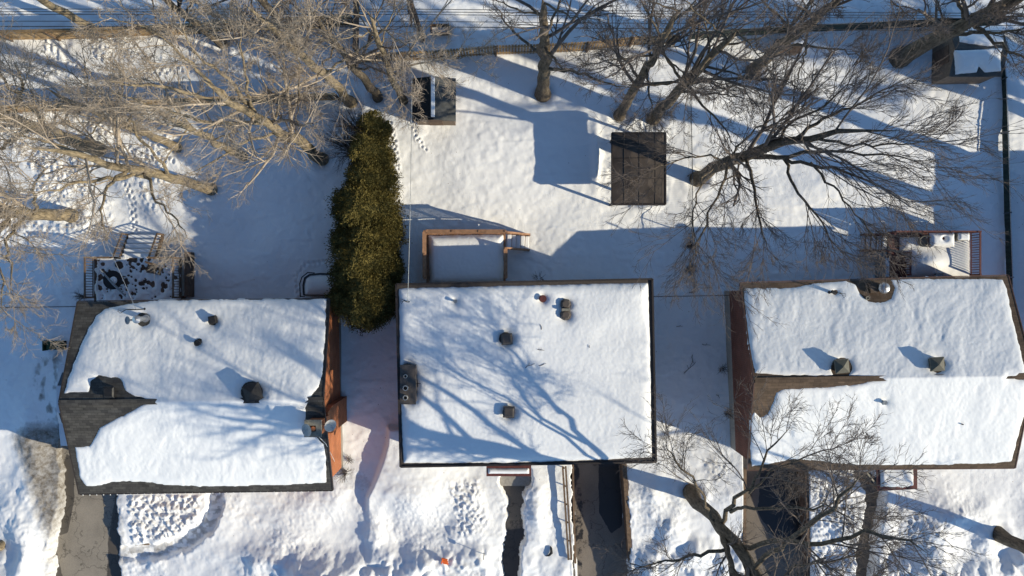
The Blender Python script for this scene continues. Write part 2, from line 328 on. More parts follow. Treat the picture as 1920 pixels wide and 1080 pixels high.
# ploughed, lumpy front yards
n1 = fbm(X / 48, Y / 48, 11, 5); n2 = fbm(X / 17, Y / 17, 21, 4)
front_amt = front * (.55 + .45 * sst(-.3, .3, fbm(X / 130, Y / 130, 30, 2)))
h += front_amt * (.16 + .12 * fbm(X / 80, Y / 70, 12, 3) + .045 * n1 + .012 * n2 + .028 * fbm(X / 4.5, Y / 4.5, 23, 3) * sst(-.4, .3, n1))
bank = sst(1015, 1065, Y + 16 * fbm(X / 60, X * 0, 44, 2)) * near * np.maximum(sst(420, 520, X), sst(100, 40, X)) * (1 - sst(-30, 0, polysd(X, Y, [(930, 880), (1190, 880), (1190, 1200), (930, 1200)])) * .7)
h += bank * (.4 + .5 * np.abs(fbm(X / 55, Y / 60, 50, 4)))
for (cx, cy, sx, sy, a) in [(570, 1066, 34, 22, .5), (600, 1085, 22, 30, .5), (735, 1062, 14, 22, .4), (700, 1000, 24, 40, .5), (640, 1072, 30, 26, .65), (776, 1078, 30, 24, .5), (1256, 1000, 26, 30, .55), (1225, 925, 16, 24, .2), (1738, 1005, 34, 38, .55), (1790, 965, 40, 18, .3),
                            (1655, 990, 18, 60, .25), (1580, 960, 30, 60, .25), (1005, 960, 20, 70, .22), (885, 935, 22, 22, .25), (1845, 1010, 26, 30, .3), (60, 850, 26, 90, .3), (40, 980, 45, 80, .35), (620, 930, 60, 40, .2), (500, 1040, 60, 26, .3)]:
    h += a * np.exp(-((X - cx) / sx) ** 2 - ((Y - cy) / sy) ** 2) * (1 + .5 * n1)
# crumbly broken snow
def crumb(mask, amp, sc, seed):
    c = fbm(X / sc, Y / sc, seed, 3); return mask * amp * np.where(c > 0, np.sqrt(np.abs(c)), -.3 * np.abs(c))
m_c1 = sst(0, 8, polysd(X, Y, [(240, 925), (385, 925), (372, 975), (330, 1010), (245, 1025)]))
h += crumb(m_c1, .16, 6, 61)
m_c2 = sst(-20, 40, polysd(X, Y, [(-60, 195), (330, 195), (345, 330), (300, 420), (160, 450), (-60, 470)])); h += crumb(m_c2, .11, 5.5, 71) * sst(-.35, .3, n1) + m_c2 * .05 * n1
m_c3 = sst(-10, 20, polysd(X, Y, [(60, 60), (560, 60), (600, 150), (80, 150)])); h += crumb(m_c3, .1, 6, 81) * sst(-.3, .3, n1)
m_c4 = sst(-10, 15, polysd(X, Y, [(1520, 890), (1608, 890), (1600, 1060), (1520, 1060)])) + sst(-5, 12, polysd(X, Y, [(835, 900), (900, 895), (920, 980), (860, 1010)])) + sst(-5, 12, polysd(X, Y, [(1310, 855), (1365, 855), (1370, 900), (1325, 905)])) * .6
h += crumb(m_c4, .09, 5, 91)
m_c5 = sst(-14, 10, polysd(X, Y, [(1250, 395), (1262, 200), (1150, 190), (1128, 260), (1128, 380)])) ; h += crumb(m_c5, .05, 8, 95)
# bank east of the left-hand house, its face turned away from the sun
h += .55 * sst(-6, 5, polysd(X, Y, [(730, 800), (727, 832), (716, 868), (705, 897), (690, 930), (690, 990), (930, 990), (930, 800)])) * sst(985, 915, Y) * sst(900, 770, X)
# heap beside the gazebo, wind scoops, ridge lines in the yards
h += .3 * np.exp(-((X - 1212) / 22) ** 2 - ((Y - 388) / 9) ** 2) + .25 * np.exp(-((X - 1118) / 8) ** 2 - ((Y - 290) / 50) ** 2)
h += .12 * np.exp(-(lined(X, Y, [(1005, 205), (1030, 215), (1015, 380)]) / 9) ** 2) * 0
# foot prints
def steps(pts, gap, wob, depth, r):
    global h
    d = 0; k = 0
    for i in range(len(pts) - 1):
        (ax, ay), (bx, by) = pts[i], pts[i + 1]; L = math.hypot(bx - ax, by - ay); nx, ny = -(by - ay) / L, (bx - ax) / L
        t = 0
        while t < L:
            sgn = 1 if k % 2 else -1; cx = ax + (bx - ax) * t / L + nx * wob * sgn + random.uniform(-1, 1); cy = ay + (by - ay) * t / L + ny * wob * sgn + random.uniform(-1, 1)
            ix = np.searchsorted(xs, [cx - 12, cx + 12]); iy = np.searchsorted(ys, [cy - 12, cy + 12]); sl_ = (slice(*ix), slice(*iy))
            dd = ((X[sl_] - cx) ** 2 + ((Y[sl_] - cy) * .8) ** 2)
            h[sl_] += -depth * np.exp(-dd / r ** 2) + depth * .35 * np.exp(-(np.sqrt(dd) - r * 1.8) ** 2 / 2); t += gap * random.uniform(.8, 1.2); k += 1
steps([(733, 232), (741, 270), (745, 310), (744, 350), (748, 385)], 6, 1.8, .12, 2)
steps([(770, 232), (785, 262), (800, 285)], 8, 2, .1, 2)
steps([(250, 440), (250, 380), (235, 340)], 7, 3, .12, 2.6); steps([(120, 330), (200, 300), (330, 300)], 8, 3, .12, 2.8)
steps([(640, 160), (560, 130), (400, 125), (250, 140)], 8, 3, .12, 2.8); steps([(1670, 1075), (1700, 1020), (1705, 960)], 10, 4, .1, 3)
steps([(560, 560), (555, 520), (575, 495), (625, 488)], 5, 1.5, .05, 2.4)
for (tx, ty) in [(397, 355), (184, 281), (135, 405), (607, 299), (455, 293), (333, 278), (563, 82), (418, 82), (660, 192), (708, 183), (757, 189), (1018, 176), (1162, 215), (1225, 222), (1412, 132), (1688, 107), (1868, 998), (1308, 335), (1296, 922)]:
    dd = np.hypot(X - tx, Y - ty); h += -.22 * np.exp(-(dd / 15) ** 2) + .06 * np.exp(-((dd - 26) / 9) ** 2)
# trench-like cuts
jit = 4.2 * fbm(X / 22, Y / 22, 101, 4) + 1.5 * fbm(X / 5, Y / 5, 103, 2)
dz = drive_z(Y)
def cut(d, floor, soft=4.0):                # d > 0 inside the cut
    global h
    t = sst(-soft, soft * .3, d + jit); h = h * (1 - t) + floor * t
d1 = polysd(X, Y, DRIVE1); cut(d1, -.55 + .0 * X); d1e = d1 + 6 * fbm(X / 18, Y / 26, 107, 4)
d2 = polysd(X, Y, DRIVE2); cut(d2 + 1 - jit * .3, dz - .25 + .3 * sst(.15, .5, fbm(X / 16, Y / 40, 109, 4)) * sst(14, 0, d2) * sst(900, 1000, Y), 2.0); d3 = polysd(X, Y, DRIVE3); cut(d3 + 1 - jit, dz - .25, 2.0)
w1 = lined(X, Y, WALK1); wf = -.36 + .05 * n2; cut(13 - w1, wf, 6)
w2 = np.where(Y < 915, 27, 15) - lined(X, Y, WALK2); w2 = (15 + 13 * sst(935, 900, Y)) - lined(X, Y, WALK2); cut(w2, -.52, 4)
w3 = 15 - lined(X, Y, WALK3); cut(w3, -.5, 4)
# thin trodden snow left of the first driveway, dirt
dirt = np.zeros(X.shape)
dirt = np.maximum(dirt, .72 * sst(-25, 12, polysd(X, Y, [(60, 800), (115, 800), (125, 850), (118, 960), (100, 1000), (80, 960), (60, 900), (30, 820)])))
dirt = np.maximum(dirt, .38 * sst(24, 4, np.abs(d1)) * (Y > 780))
dirt = np.maximum(dirt, .5 * sst(16, 6, w1) * sst(-.6, .2, fbm(X / 9, Y / 9, 133, 3))); dirt = np.maximum(dirt, .3 * sst(-6, 3, w2) * 1); dirt = np.maximum(dirt, .3 * sst(-5, 3, w3))
dirt = np.maximum(dirt, .34 * sst(-10, 10, polysd(X, Y, [(1315, 850), (1345, 845), (1350, 905), (1325, 905)])))
dirt = np.maximum(dirt, .62 * sst(-14, 10, polysd(X, Y, [(70, 680), (112, 660), (112, 790), (72, 780)])) * sst(-.5, .3, fbm(X / 12, Y / 24, 131, 3)))
dirt = np.maximum(dirt, .22 * bank * sst(-.1, .5, n1)); dirt = np.maximum(dirt, .10 * front * sst(0, .6, n1))
dirt = np.maximum(dirt, .30 * np.exp(-(lined(X, Y, [(640, 890), (680, 905)]) / 22) ** 2)); dirt = np.maximum(dirt, .2 * m_c1)
dirt = np.maximum(dirt, .16 * m_c2); dirt = np.maximum(dirt, .26 * np.exp(-((X - 1290) / 12) ** 2) * sst(560, 540, Y) * sst(380, 450, Y))
# beneath the houses the snow stops at the walls
def under(pts):
    global h
    t = sst(-3, 3, polysd(X, Y, pts)); h = h * (1 - t) - 1.7 * t
k4 = (H - 4.0) / H
def gp(p, z=4.0): k = (H - z) / H; return (960 + (p[0] - 960) * k, 540 + (p[1] - 540) * k)   # photo point at height z -> where its foot is in the photo
under([gp(p) for p in [(172, 585), (600, 580), (602, 900), (176, 905)]]); under([gp(p) for p in [(768, 555), (1200, 548), (1205, 845), (772, 850)]]); under([gp(p) for p in [(1412, 552), (1870, 540), (1880, 858), (1425, 858)]])
h = h + .03 * near
VX = (X - 960) * H / F; VY = (540 - Y) * H / F
V = np.stack([VX, VY, h], -1).reshape(-1, 3)
nx_, ny_ = X.shape; I = np.arange(nx_ * ny_).reshape(nx_, ny_)
Fq = np.stack([I[:-1, :-1], I[:-1, 1:], I[1:, 1:], I[1:, :-1]], -1).reshape(-1, 4)
g = rawmesh('snow_ground', V, Fq, M['snow'], smooth=True); tag(g, kind='structure')
a = g.data.attributes.new('dirt', 'FLOAT', 'POINT'); a.data.foreach_set('value', dirt.astype(np.float32).ravel())
def ground_z(px, py):
    i = int(np.clip(np.searchsorted(xs, px), 0, len(xs) - 1)); j = int(np.clip(np.searchsorted(ys, py), 0, len(ys) - 1)); return float(h[i, j])

def pavement(name, poly, zf, m, wet_shade_f, label=None):
    x0 = min(p[0] for p in poly) - 8; x1 = max(p[0] for p in poly) + 8; y0 = min(p[1] for p in poly); y1 = max(p[1] for p in poly)
    gx = np.linspace(x0, x1, max(4, int((x1 - x0) / 2.5))); gy = np.linspace(y0, y1, int((y1 - y0) / 3)); A, B = np.meshgrid(gx, gy, indexing='ij')
    Z = zf(B) + 0 * A; wet_shade = wet_shade_f(A, B).astype(np.float32)
    V = np.stack([(A - 960) * (H - Z) / F, (540 - B) * (H - Z) / F, Z], -1).reshape(-1, 3); I = np.arange(A.size).reshape(A.shape)
    Fq = np.stack([I[:-1, :-1], I[:-1, 1:], I[1:, 1:], I[1:, :-1]], -1).reshape(-1, 4)
    o = rawmesh(name, V, Fq, m); tag(o, kind='structure'); a = o.data.attributes.new('wet_shade', 'FLOAT', 'POINT'); a.data.foreach_set('value', wet_shade.ravel())
    return o
def wet_shade1(A, B):
    w = np.maximum(sst(-3, 3, polysd(A, B, [(125, 850), (140, 860), (140, 935), (128, 1000), (105, 1005), (106, 960), (113, 930), (116, 880)])), sst(-3, 3, polysd(A, B, [(95, 1030), (108, 1035), (120, 1090), (110, 1150), (80, 1150)])))
    return np.maximum(w, sst(-4, 3, polysd(A, B, [(228, 900), (217, 925), (203, 1010), (196, 1150), (250, 1150), (240, 900)])) * .9) * .8  # this right-hand strip is snowbank shade painted into the concrete colour
pavement('driveway', DRIVE1, lambda B: -.42 + 0 * B, M['drive_c'], wet_shade1)
pavement('driveway', DRIVE2, drive_z, M['drive_a'], lambda A, B: np.maximum(sst(-4, 3, polysd(A, B, [(1122, 860), (1158, 860), (1166, 960), (1166, 985), (1146, 1000), (1124, 960)])), .5 * sst(-3, 3, polysd(A, B, [(1070, 860), (1085, 860), (1096, 960), (1090, 1140), (1070, 1140)]))))  # right patch: shadow of the retaining wall painted into the asphalt; left strip damp
pavement('driveway', DRIVE3, drive_z, M['drive_a'], lambda A, B: sst(-6, 6, polysd(A, B, [(1428, 860), (1520, 860), (1520, 1010), (1460, 1020), (1420, 960)])))  # dark patch is the right wall's cast shadow, put into the asphalt colour
pavement('walkway', [(935, 885), (1000, 885), (1000, 1140), (935, 1140)], lambda B: -.44 + 0 * B, M['walkp'], lambda A, B: .35 + .5 * sst(985, 1000, B))
pavement('walkway', [(1590, 885), (1665, 885), (1665, 1140), (1590, 1140)], lambda B: -.44 + 0 * B, M['walkp'], lambda A, B: .45 + 0 * A)

# ------------------------------------------------------------------ SNOW SLABS ON ROOFS
def slab(poly, zf, T, parent, holes=(), seed=1, rip=.03, step=2.0, jitter=1.9, edge=7.0, name='snow_cover', iters=3):
    x0 = min(p[0] for p in poly) - 6; x1 = max(p[0] for p in poly) + 6; y0 = min(p[1] for p in poly) - 6; y1 = max(p[1] for p in poly) + 6
    A, B = np.meshgrid(np.arange(x0, x1, step), np.arange(y0, y1, step), indexing='ij')
    sd = polysd(A, B, poly)
    for (hx, hy, hr) in holes: sd = np.minimum(sd, np.hypot(A - hx, B - hy) - hr)
    sd = sd + jitter * .6 * fbm(A / 11, B / 11, seed + 3, 3)
    Z = zf(0 * A, 0 * A) + 0 * A
    for _ in range(iters): wx = (A - 960) * (H - Z) / F; wy = (540 - B) * (H - Z) / F; Z = zf(wx, wy)
    warp = fbm(A / 60, B / 90, seed + 9, 2) * 14
    t = np.where(sd > 0, T * (1 - np.exp(-np.maximum(sd, 0) / edge)), sd * .05)
    up = sst(2, 16, sd)
    t = t + up * rip * .34 * (1.1 * fbm((A + warp) / 26, B / 70, seed, 3) + .5 * fbm((A + B * .3 + warp) / 9, B / 14, seed + 5, 3)) + up * .045 * fbm(A / 90, B / 70, seed + 7, 2) + up * .006 * fbm(A / 3.5, B / 3.5, seed + 12, 2)
    Z2 = Z + t + .004
    V = np.stack([wx, wy, Z2], -1).reshape(-1, 3); I = np.arange(A.size).reshape(A.shape)
    keep = (np.maximum.reduce([sd[:-1, :-1], sd[1:, :-1], sd[:-1, 1:], sd[1:, 1:]]) > 0)
    Fq = np.stack([I[:-1, :-1], I[:-1, 1:], I[1:, 1:], I[1:, :-1]], -1)[keep]
    used = np.unique(Fq); mp = np.zeros(A.size, int); mp[used] = np.arange(len(used)); V = V[used]
    inv = np.array(wmat(parent).inverted()); V = V @ inv[:3, :3].T + inv[:3, 3]
    return rawmesh(name, V, mp[Fq], M['rsnow'], parent, smooth=True)

# ------------------------------------------------------------------ HOUSES
def lerp(a, b, t): return tuple(a[i] + (b[i] - a[i]) * t for i in range(len(a)))
class House:
    def __init__(s, corners, label, zb=4.0, rise=1.9, over=(.14, .35)):
        # corners: photo points NW NE SE SW of the roof edge at eave height
        s.c = [Vector(P(*p, zb)) for p in corners]; s.zb = zb; s.rise = rise; s.fz = .45
        ctr = sum(s.c, Vector()) / 4; s.t = thing('house', (ctr.x, ctr.y, 0), label, 'house')
        nw, ne, se, sw = s.c
        s.rw = (nw + sw) / 2 + Vector((0, 0, rise)); s.re = (ne + se) / 2 + Vector((0, 0, rise))
        s.ux = (ne - nw + se - sw).normalized(); s.uy = (nw - sw + ne - se).normalized()
        w = [nw + s.ux * over[0] - s.uy * over[1], ne - s.ux * over[0] - s.uy * over[1], se - s.ux * over[0] + s.uy * over[1], sw + s.ux * over[0] + s.uy * over[1]]
        s.w = [(v.x, v.y) for v in w]
    def zf(s, x, y):                         # top of the roof deck
        if s.rise == 0: return s.zb + .0 * x
        mid = (s.rw + s.re) / 2; v = Vector((-s.ux.y, s.ux.x, 0)); half = abs((s.c[0] - s.c[3]).dot(v)) / 2
        d = np.abs((x - mid.x) * v.x + (y - mid.y) * v.y); return s.zb + s.rise * (1 - d / half) 
    def shell(s, wallm, roofm, trimm, fdnm, floor=-1.6):
        nw, ne, se, sw = s.w; t = s.t; zf0 = s.fz
        MB().prism([sw, se, ne, nw], floor, zf0).build('foundation', fdnm, t)
        n = .02
        # walls as one closed ring, gable ends up to the roof
        ring = [(sw[0], sw[1]), (se[0], se[1]), (ne[0], ne[1]), (nw[0], nw[1])]
        zt = s.zb - .12
        m = MB(); m.prism(ring, zf0, zt)
        if s.rise:
            for a, b, rr in ((nw, sw, s.rw), (se, ne, s.re)):
                mx, my = (a[0] + b[0]) / 2, (a[1] + b[1]) / 2; inx = s.ux * (.2 if rr is s.rw else -.2)
                top = float(s.zf(np.array(mx), np.array(my))) - .18
                v = [(a[0], a[1], zt), (b[0], b[1], zt), (mx, my, top), (a[0] + inx.x, a[1] + inx.y, zt), (b[0] + inx.x, b[1] + inx.y, zt), (mx + inx.x, my + inx.y, top)]
                m.add(v, [(0, 1, 2), (5, 4, 3), (0, 2, 5, 3), (1, 4, 5, 2), (0, 3, 4, 1)])
        s.wall = m.build('wall', wallm, t)
        if s.rise:
            nw, ne, se, sw = s.c; D = Vector((0, 0, -.14)); r = MB()
            for q in ((sw, se, s.re, s.rw), (ne, nw, s.rw, s.re)):
                vs = [v for v in q] + [v + D for v in q]
                r.add(vs, [(0, 1, 2, 3), (7, 6, 5, 4), (0, 4, 5, 1), (1, 5, 6, 2), (3, 2, 6, 7), (0, 3, 7, 4)])
            s.roof = r.build('roof', roofm, t)
            tr = MB()
            for a, b in ((sw, se), (nw, ne)):
                o = s.uy * (-.035 if a is sw else .035); tr.beam(a + o + Vector((0, 0, -.1)), b + o + Vector((0, 0, -.1)), .05, .17)
            for a, b in ((sw, s.rw), (nw, s.rw), (se, s.re), (ne, s.re)):
                o = s.ux * (-.028 if b is s.rw else .028); tr.beam(a + o + Vector((0, 0, -.07)), b + o + Vector((0, 0, -.07)), .05, .17)
            tr.build('fascia', trimm, s.roof)
        else:
            nw, ne, se, sw = s.c
            s.roof = MB().prism([(v.x, v.y) for v in (sw, se, ne, nw)], s.zb - .25, s.zb).build('roof', roofm, t)
            tr = MB(); 
            for a, b in ((sw, se), (se, ne), (ne, nw), (nw, sw)): tr.beam(a + Vector((0, 0, -.06)), b + Vector((0, 0, -.06)), .09, .3)
            tr.build('fascia', trimm, s.roof)
    def window(s, side, u, z, w, hh, name='window', fm=None, gm=None):
        nw, ne, se, sw = [Vector((*p, 0)) for p in s.w]
        a, b = {'S': (sw, se), 'E': (se, ne), 'N': (ne, nw), 'W': (nw, sw)}[side]
        d = (b - a).normalized(); nrm = Vector((d.y, -d.x, 0)); c = a + (b - a) * u + Vector((0, 0, z))
        f = MB(); 
        for sx in (-1, 1): f.beam(c + d * sx * w / 2 - Vector((0, 0, hh / 2)) + nrm * .02, c + d * sx * w / 2 + Vector((0, 0, hh / 2)) + nrm * .02, .08, .07)
        for sz in (-1, 1): f.beam(c - d * (w / 2 - .04) + Vector((0, 0, sz * hh / 2)) + nrm * .02, c + d * (w / 2 - .04) + Vector((0, 0, sz * hh / 2)) + nrm * .02, .07, .08)
        wo_ = f.build(name, fm or M['trim_w'], s.t)
        MB().beam(c - d * w / 2 * .99 + nrm * .012, c + d * w / 2 * .99 + nrm * .012, .016, hh * .99).build('pane' if name == 'window' else 'panel', gm or M['glass'], wo_)

h1 = House([(146, 566), (617, 561), (623, 919), (149, 926)], 'orange brick bungalow with charcoal shingles half bared of snow, leftmost house', over=(.22, .4))
h1.shell(M['brick_o'], M['black_sh'], M['trim_d'], M['fdn'])
h2 = House([(743, 533), (1223, 523), (1230, 866), (751, 875)], 'flat-roofed house under an unbroken white snow sheet crossed by tree shadows, in the middle', zb=4.0, rise=0, over=(.3, .35))
h2.shell(M['brick_b'], M['tar'], M['trim_d'], M['fdn'])
h3 = House([(1389, 531), (1890, 517), (1903, 877), (1403, 881)], 'red brown brick bungalow with brown shingles showing along the snowy ridge, rightmost house', over=(.12, .4))
h3.fz = 1.1; h3.shell(M['brick_r'], M['brown_sh'], M['trim_b'], M['conc'])
for hh_, g_u in ((h1, .1), (h2, .76), (h3, .12)):
    hh_.window('S', .42, 2.2, 2.2, 1.3); hh_.window('S', .62 if g_u < .5 else .2, 2.2, 1.4, 1.2); hh_.window('N', .3, 2.4, 1.2, 1.0); hh_.window('N', .75, 2.4, 1.0, .9)
    hh_.window('S', g_u, -.35 if hh_ is not h1 else .75, 2.6, 2.1, 'garage_door', M['trim_w'], M['beige'])
h2.window('S', .47, .95, .95, 2.05, 'front_door', M['trim_w'], M['brick_r']); h3.window('S', .5, .95, .95, 2.05, 'front_door', M['trim_w'], M['woodd']); h1.window('S', .54, .95, .95, 2.05, 'front_door', M['trim_w'], M['woodd'])
h2.window('E', .5, 2.2, .9, .8)

SN1 = [(197, 579), (240, 570), (300, 563), (420, 562), (611, 561), (610, 620), (604, 700), (598, 725), (582, 745), (573, 765), (574, 790), (588, 815), (607, 833), (611, 860), (612, 904), (560, 908), (400, 912), (330, 911), (270, 903), (215, 903),
       (190, 910), (162, 912), (150, 895), (140, 838), (168, 837), (178, 822), (187, 803), (210, 790), (240, 775), (265, 760), (292, 752), (250, 742), (234, 732), (226, 712), (185, 704), (170, 716), (166, 735), (121, 737), (126, 715), (135, 690), (150, 650), (168, 612), (183, 590)]
slab(SN1, h1.zf, .12, h1.roof, [(268, 599, 13), (398, 602, 8), (370, 643, 6), (472, 735, 20), (216, 722, 15), (186, 722, 15)], 201, .05)
SN2 = [(748, 541), (1215, 530), (1219, 640), (1222, 857), (1100, 863), (950, 868), (757, 868), (753, 800), (750, 700)]
slab(SN2, h2.zf, .2, h2.roof, [(853, 565, 3), (1018, 560, 6), (1061, 571, 8), (1061, 590, 8), (948, 635, 12), (953, 773, 11), (764, 700, 18), (764, 735, 18), (764, 717, 20)], 301, .022, jitter=1.2)
SN3 = [(1394, 539), (1440, 541), (1480, 540), (1530, 530), (1585, 527), (1604, 532), (1612, 550), (1628, 564), (1650, 567), (1670, 560), (1676, 540), (1668, 524), (1700, 521), (1882, 520), (1890, 545), (1900, 600), (1914, 660), (1925, 703), (1890, 708), (1912, 712), (1930, 712), (1925, 760), (1912, 812),
       (1898, 868), (1850, 872), (1700, 873), (1600, 872), (1540, 865), (1490, 861), (1450, 868), (1410, 874), (1407, 845), (1409, 780), (1414, 774), (1425, 783), (1438, 776), (1450, 755), (1455, 736), (1470, 730), (1530, 727), (1600, 722), (1654, 711), (1590, 703), (1550, 705), (1480, 704), (1415, 700), (1405, 650), (1398, 590)]
slab(SN3, h3.zf, .12, h3.roof, [(1578, 690, 19), (1758, 684, 14), (1565, 548, 4), (1660, 755, 3)], 401, .05)

def rp(hs, px, py, dz=0):                    # photo point on a roof
    z = hs.zb
    for _ in range(5): x, y, _z = P(px, py, z + dz); z = float(hs.zf(np.array(x), np.array(y)))
    return Vector((x, y, z))

def box_vent(hs, px, py, w, hgt, m, pyramid=True, rz=.0, label=None):
    p = rp(hs, px, py, hgt); t = MB()
    t.box((p.x, p.y, p.z + hgt * .3), (w * .72, w * .72, hgt * .75), rz); t.box((p.x, p.y, p.z + hgt * .62), (w * .86, w * .86, hgt * .12), rz); t.box((p.x, p.y, p.z + hgt * .8), (w, w, hgt * .2), rz)
    t.box((p.x, p.y, p.z + hgt * .9 + (.09 if pyramid else .03)), (w * (.98 if pyramid else .9), w * (.98 if pyramid else .9), .18 if pyramid else .06), rz, top=.08 if pyramid else .75)
    return t.build('roof_vent', m, hs.roof, label=label)
box_vent(h1, 472, 736, .8, .62, M['black'], True, .3); box_vent(h1, 398, 600, .4, .4, M['black'], False, .2); box_vent(h1, 203, 736, .55, .35, M['black'], False)
box_vent(h2, 950, 636, .56, .42, M['vent'], False, .08); box_vent(h2, 954, 773, .56, .42, M['vent'], False, -.04)
box_vent(h3, 1580, 687, .66, .5, M['ventg'], True, .1); box_vent(h3, 1759, 683, .66, .5, M['ventg'], True, .05)
def pipe(hs, px, py, r, hgt, m, rim=True, tilt=(0, 0)):
    p = rp(hs, px, py, hgt); t = MB(); t.tube([p - Vector((0, 0, .1)), p + Vector((tilt[0], tilt[1], hgt))], r, 12)
    if rim: t.lathe(p + Vector((tilt[0], tilt[1], hgt)), [(r * .6, -.05), (r * .6, .012), (r * 1.35, .012), (r * 1.35, -.06), (r, -.06)], 14)
    t.cyl((p.x, p.y, p.z), r * 2.0, .05, 12, r * 1.2); t.build('vent_pipe', m, hs.roof)
pipe(h1, 370, 643, .1, .32, M['black']); pipe(h2, 853, 565, .06, .38, M['alu']); pipe(h2, 1018, 560, .12, .3, M['red']); pipe(h3, 1660, 755, .08, .3, M['alu']); pipe(h3, 1565, 548, .06, .35, M['black']); pipe(h3, 1806, 796, .03, .25, M['black'], False)
# twin lump vent of the middle house
p = rp(h2, 1061, 580, .3); t = MB()
t.cyl((p.x, p.y + .26, p.z), .3, .34, 7, .2); t.cyl((p.x, p.y - .28, p.z), .32, .34, 7, .2); t.box((p.x, p.y, p.z + .15), (.42, .9, .3), .05)
o = t.build('roof_vent', M['vent'], h2.roof, bevel=.03, label='twin humped black vent beside the small round pipe')
MB().box((p.x - .02, p.y - .02, p.z + .36), (.38, .13, .1)).build('strap', M['cap'], h2.roof)
# silver flue on the left house, with its cowl bent over
p = rp(h1, 266, 598, .5); t = MB(); t.cyl((p.x, p.y, p.z), .2, .12, 16, .17); t.cyl((p.x, p.y, p.z + .1), .12, .95, 16)
t.lathe((p.x, p.y, p.z + 1.05), [(.12, 0), (.2, .02), (.2, .1), (.02, .2)], 16); t.build('flue', M['steel'], h1.roof, smooth=False)
p2 = rp(h1, 248, 600, .45); MB().lathe(p2 + Vector((0, 0, .85)), [(.0, .02), (.1, .0), (.19, .06), (.2, .075), (.1, .03), (0, .04)], 18, axis=(-.5, 0, .8)).build('flue_cap', M['alu'], h1.roof)
t = MB(); t.tube([p + Vector((-.1, 0, .8)), p2 + Vector((.05, 0, .85))], .05, 8); t.build('flue_bracket', M['steel'], h1.roof)
# masts with service heads
def mast(hs, px, py, hgt, arm):
    p = rp(hs, px, py, hgt * .6); t = MB(); t.tube([p, p + Vector((0, 0, hgt)), p + Vector((arm[0] * .3, arm[1] * .3, hgt + .08)), p + Vector((arm[0] * .5, arm[1] * .5, hgt - .04))], .028, 8)
    t.cyl((p.x, p.y, p.z), .11, .1, 12, .05)
    for k in range(3): t.tube([p + Vector((arm[0] * .5, arm[1] * .5, hgt - .04)), p + Vector((arm[0] * (.7 + k * .15), arm[1] * .7 - .1 * k, hgt - .2 - .06 * k)), p + Vector((arm[0], arm[1] - .05 * k, hgt - .05))], .012, 5)
    t.build('service_mast', M['black'], hs.roof); return p + Vector((0, 0, hgt))
mt1 = mast(h1, 262, 580, 1.1, (-.9, .02)); mt2 = mast(h2, 766, 566, 1.0, (-.35, .15)); mt3 = mast(h3, 1563, 549, 1.1, (.45, -.05))
# brick chimney of the left house
x0, y0, _ = P(641, 766, 0)
ch = MB(); ch.box((x0 - .02, y0, 1.7), (.62, 1.35, 4.6)); ch.box((x0 - .02, y0, 4.25), (.62, 1.35, .5), top=.62); ch.box((x0 - .06, y0 - .02, 5.55), (.62, .66, 2.15))
co = ch.build('chimney', M['brick_o'], h1.t)
cc = MB(); cx, cy, cz = x0 - .06, y0 - .02, 6.62
for dx, dy, wx, wy in ((-.27, 0, .26, .8), (.27, 0, .26, .8), (0, .27, .28, .26), (0, -.27, .28, .26)): cc.box((cx + dx, cy + dy, cz + .05), (wx, wy, .12))
cc.build('chimney_cap', M['cap'], co); MB().cyl((cx + .02, cy, cz - .1), .1, .24, 14).build('flue_liner', M['brick_o'], co)
def dish(c, ax, r, armto, parent):
    c = Vector(c); ax = Vector(ax).normalized(); t = MB(); prof = [(r * i / 6, .28 * r * (i / 6) ** 2) for i in range(7)]
    t.lathe(c, prof + [(r * 1.02, .28 * r), (r * 1.02, .25 * r)] + [(r * i / 6, .28 * r * (i / 6) ** 2 - .02) for i in range(5, -1, -1)], 26, axis=ax)
    o = t.build('satellite_dish', M['dish'], parent, smooth=True)
    a = MB(); a.tube([Vector(armto), c - ax * .03], .022, 8); lo = c + ax * r * .95; a.tube([c - ax.orthogonal().normalized() * 0 + Vector((0, 0, -r * .7)), lo], .012, 6); a.box(tuple(lo), (.07, .07, .12)); a.build('dish_arm', M['steel'], o)
dish(P(577, 806, 6.9), (-.45, -.1, .7), .3, (cx - .1, cy - .1, 6.6), co); dish(P(618, 797, 6.0), (.5, -.2, .65), .3, (cx + .25, cy + .05, 5.8), co)
t = MB(); t.tube([(cx, cy - .2, 6.5), tuple(P(611, 832, 5.2)), tuple(P(626, 862, 3.8)), tuple(P(628, 868, 1.0))], .012, 5); t.build('dish_cable', M['trim_w'], co)
# metal chimney box of the middle house
a1, b1 = Vector(P(752, 756, 4.9)), Vector(P(778, 686, 4.9)); c = (a1 + b1) / 2; wx, wy = b1.x - a1.x, b1.y - a1.y
cm = MB(); cm.box((c.x, c.y, 4.4), (wx, wy, .95)); cm.box((c.x, c.y, 4.93), (wx + .1, wy + .1, .1)); co2 = cm.build('chimney', M['vent'], h2.t)
for dy, r in ((.42, .09), (-.15, .13), (-.62, .12)):
    MB().lathe((c.x - .1, c.y + dy, 4.95), [(r, 0), (r, .22), (r * .75, .22), (r * .75, .02)], 16).build('flue_liner', M['dish'], co2)
MB().tube([(c.x + .2, c.y + .05, 4.9), (c.x + .62, c.y + .05, 4.95)], .015, 6).build('bracket', M['black'], co2)
